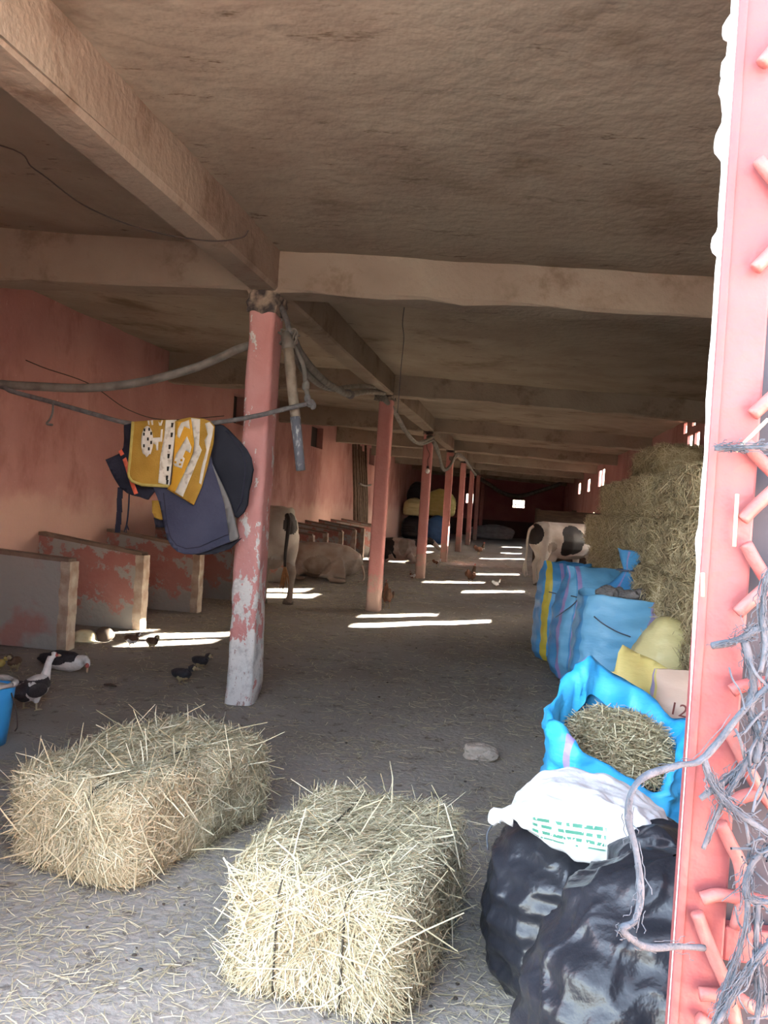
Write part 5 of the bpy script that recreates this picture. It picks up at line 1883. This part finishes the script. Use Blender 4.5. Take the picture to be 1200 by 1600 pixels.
for k in range(60):
    a0 = np.array([RNG.uniform(1150, 1215), RNG.uniform(1080, 1600)])
    pts = [a0]
    dirn = RNG.normal(0, 1, 2)
    for j in range(4):
        dirn = dirn + RNG.normal(0, 0.45, 2)
        pts.append(pts[-1] + dirn / np.linalg.norm(dirn) * RNG.uniform(12, 34))
    if min(p_[0] for p_ in pts) < 1125:
        continue
    m.tube(spline([twl(p_[0], p_[1], 0.955 + RNG.normal(0, .006)) for p_ in pts], 4), RNG.uniform(0.0006, 0.0018), 5, 0, False)
m.build('fibres', M_TWINE, tw)['kind'] = 'stuff'
# straws stuck to the gate
for k, (a_, b_) in enumerate([((1152, 772), (1147, 854)), ((1098, 895), (1098, 932)), ((1150, 705), (1200, 655))]):
    o = MB().tube([at(*a_, 0.985), at(*b_, 0.985)], 0.0022, 6).build('straw_stalk', M_STRAW, None, True)
    tag(o, ['single pale straw stuck upright to the red gate', 'short straw stuck to the lip of the red gate', 'slanting straw caught at the wire on the gate'][k], 'straw')

# ------------------------------------------------------------------ clutter deep in the barn
for k in range(7):
    y = 24.1 + 0.33 * k
    zt = 3.15 + 0.12 * math.sin(k * 2.3)
    o = MB().tube([(-4.62 + 0.05 * math.sin(k), y, 0.0), (-4.72, y + 0.05 * math.sin(k * 1.7), 1.6), (-4.88, y + 0.08 * math.cos(k), zt)], [0.055, 0.05, 0.04], 8).build('pole', mat('old_pole', (0.20, 0.15, 0.11), (0.12, 0.085, 0.065), 8, 0.9, 0.4, 30, stretch=(6, 6, 1)), None, True)
    tag(o, 'weathered pole leaning on the pink wall, %s from the near side of the bunch' % ORD[k], 'pole', 'poles leaning on the pink wall')
line('rope', 'cord tied across the leaning poles', 'rope', [(-4.60, 24.0, 2.0), (-4.62, 25.1, 1.96), (-4.64, 26.2, 2.02)], 0.03, M_HOSE, 8)
sack('sack', 'yellow sack on top of the pile behind the third column', (-3.30, 36.0, 1.05), 1.25, .7, 1.15, 0.0, [M_SYEL], [], 'round', 41, (0, 0), .03, 'sacks piled far back on the stall side')
sack('sack', 'small yellow sack on the pile, left of the third column', (-4.42, 35.9, 1.0), .8, .7, 0.75, 0.0, [M_SYEL2], [], 'round', 42, (0, 0), .03, 'sacks piled far back on the stall side')
sack('plastic_bag', 'dark bag at the bottom of the far pile, left of the third column', (-4.40, 36.0, 0), .9, .8, 1.0, 0.0, [M_SBLACK], [], 'round', 43, (0, 0), .03, 'sacks piled far back on the stall side', cat='plastic bag')
sack('plastic_bag', 'dark bag at the bottom of the far pile, right of the third column', (-3.33, 36.2, 0), 1.0, .8, 1.05, 0.0, [M_SBLACK], [], 'round', 44, (0, 0), .03, 'sacks piled far back on the stall side', cat='plastic bag')
sack('plastic_bag', 'dark bag topping the far pile against the wall', (-4.40, 36.75, 1.0), .8, .7, 1.5, 0.0, [M_SBLACK], [], 'round', 45, (0, 0), .03, 'sacks piled far back on the stall side', cat='plastic bag')
p_ = on_floor(690, 847)
sack('sack', 'small dark blue sack on the floor just left of the fourth column', (p_[0] - 0.1, 33.0, 0), .7, .6, 1.1, 0.0, [mat('dark_blue_sack', (0.02, 0.06, 0.15), (0.03, 0.08, 0.19), 4, 0.6)], [], 'round', 46, (0, 0), .03, 'sacks piled far back on the stall side')
p_ = on_floor(765, 842)
sack('sack', 'crumpled pale tarpaulin lump at the end of the aisle', (p_[0], p_[1] + 0.3, 0), 2.0, 1.0, .7, 0.0, [mat('pale_tarp', (0.36, 0.35, 0.37), (0.28, 0.27, 0.29), 5, 0.7)], [], 'round', 47, (0.2, 0), .08, None, cat='tarpaulin')
# dark manger behind the far cow
mg = thing('manger', 'dark wooden manger behind the black and white cow', 'manger', (1.5, 22.5, 0))
for k in range(4):
    MB().box((-0.95, -0.03, 0.15 + 0.36 * k), (0.95, 0.03, 0.48 + 0.36 * k)).build('board', M_WOODDARK, mg)
for x in (-0.95, 0.0, 0.95):
    MB().box((x - .06, .03, 0), (x + .06, .12, 1.60)).build('post', M_WOODDARK, mg)

# ------------------------------------------------------------------ small strays
for k, (pts, lab) in enumerate([
        ([(300, 1328, 2.98, .10), (345, 1326, 2.9, .16), (420, 1332, 2.85, .22)], 'long bent straw bridging the gap between the two loose bales'),
        ([(128, 1150, 3.9, .32), (160, 1168, 3.75, .40)], 'straw sticking up from the back edge of the long bale'),
        ([(285, 1118, 3.85, .38), (320, 1100, 3.9, .46)], 'straw poking up from the far corner of the long bale')]):
    P_ = [at(px, py, Y) for (px, py, Y, z) in pts]
    o = MB().tube(spline(P_, 5) if len(P_) > 2 else P_, 0.0022, 6).build('straw_stalk', M_STRAW, None, True)
    tag(o, lab, 'straw')
r_ = np.random.default_rng(321)
n = 26
a_ = r_.uniform(3.6, 5.6, n)
P = np.stack([0.34 + 0.33 * np.cos(a_), 2.76 + 0.32 * np.sin(a_), 0.30 + 0.02 * np.arange(n) / n], 1)
m = MB()
for k in range(60):
    px, py = r_.uniform(100, 1000), r_.uniform(1010, 1590)
    p_ = on_floor(px, py)
    sz = r_.uniform(0.004, 0.010)
    m.ell((p_[0], p_[1], sz * 0.3), (sz, sz * r_.uniform(.6, 1), sz * .5), None, 7, 5)
tag(m.build('dirt_crumbs', mat('dark_crumb', (0.05, 0.042, 0.036)), None, True), 'dark crumbs of dirt scattered over the floor', 'dirt', kind='stuff')
tw_ = on_floor(172, 1073)
tag(MB().tube([(tw_[0] - .05, tw_[1], .012), (tw_[0], tw_[1] + .01, .014), (tw_[0] + .05, tw_[1], .010)], [.006, .010, .006], 7).build('twig', M_WOODDARK, None, True), 'short dark twig on the floor between the ducks and the column', 'twig')
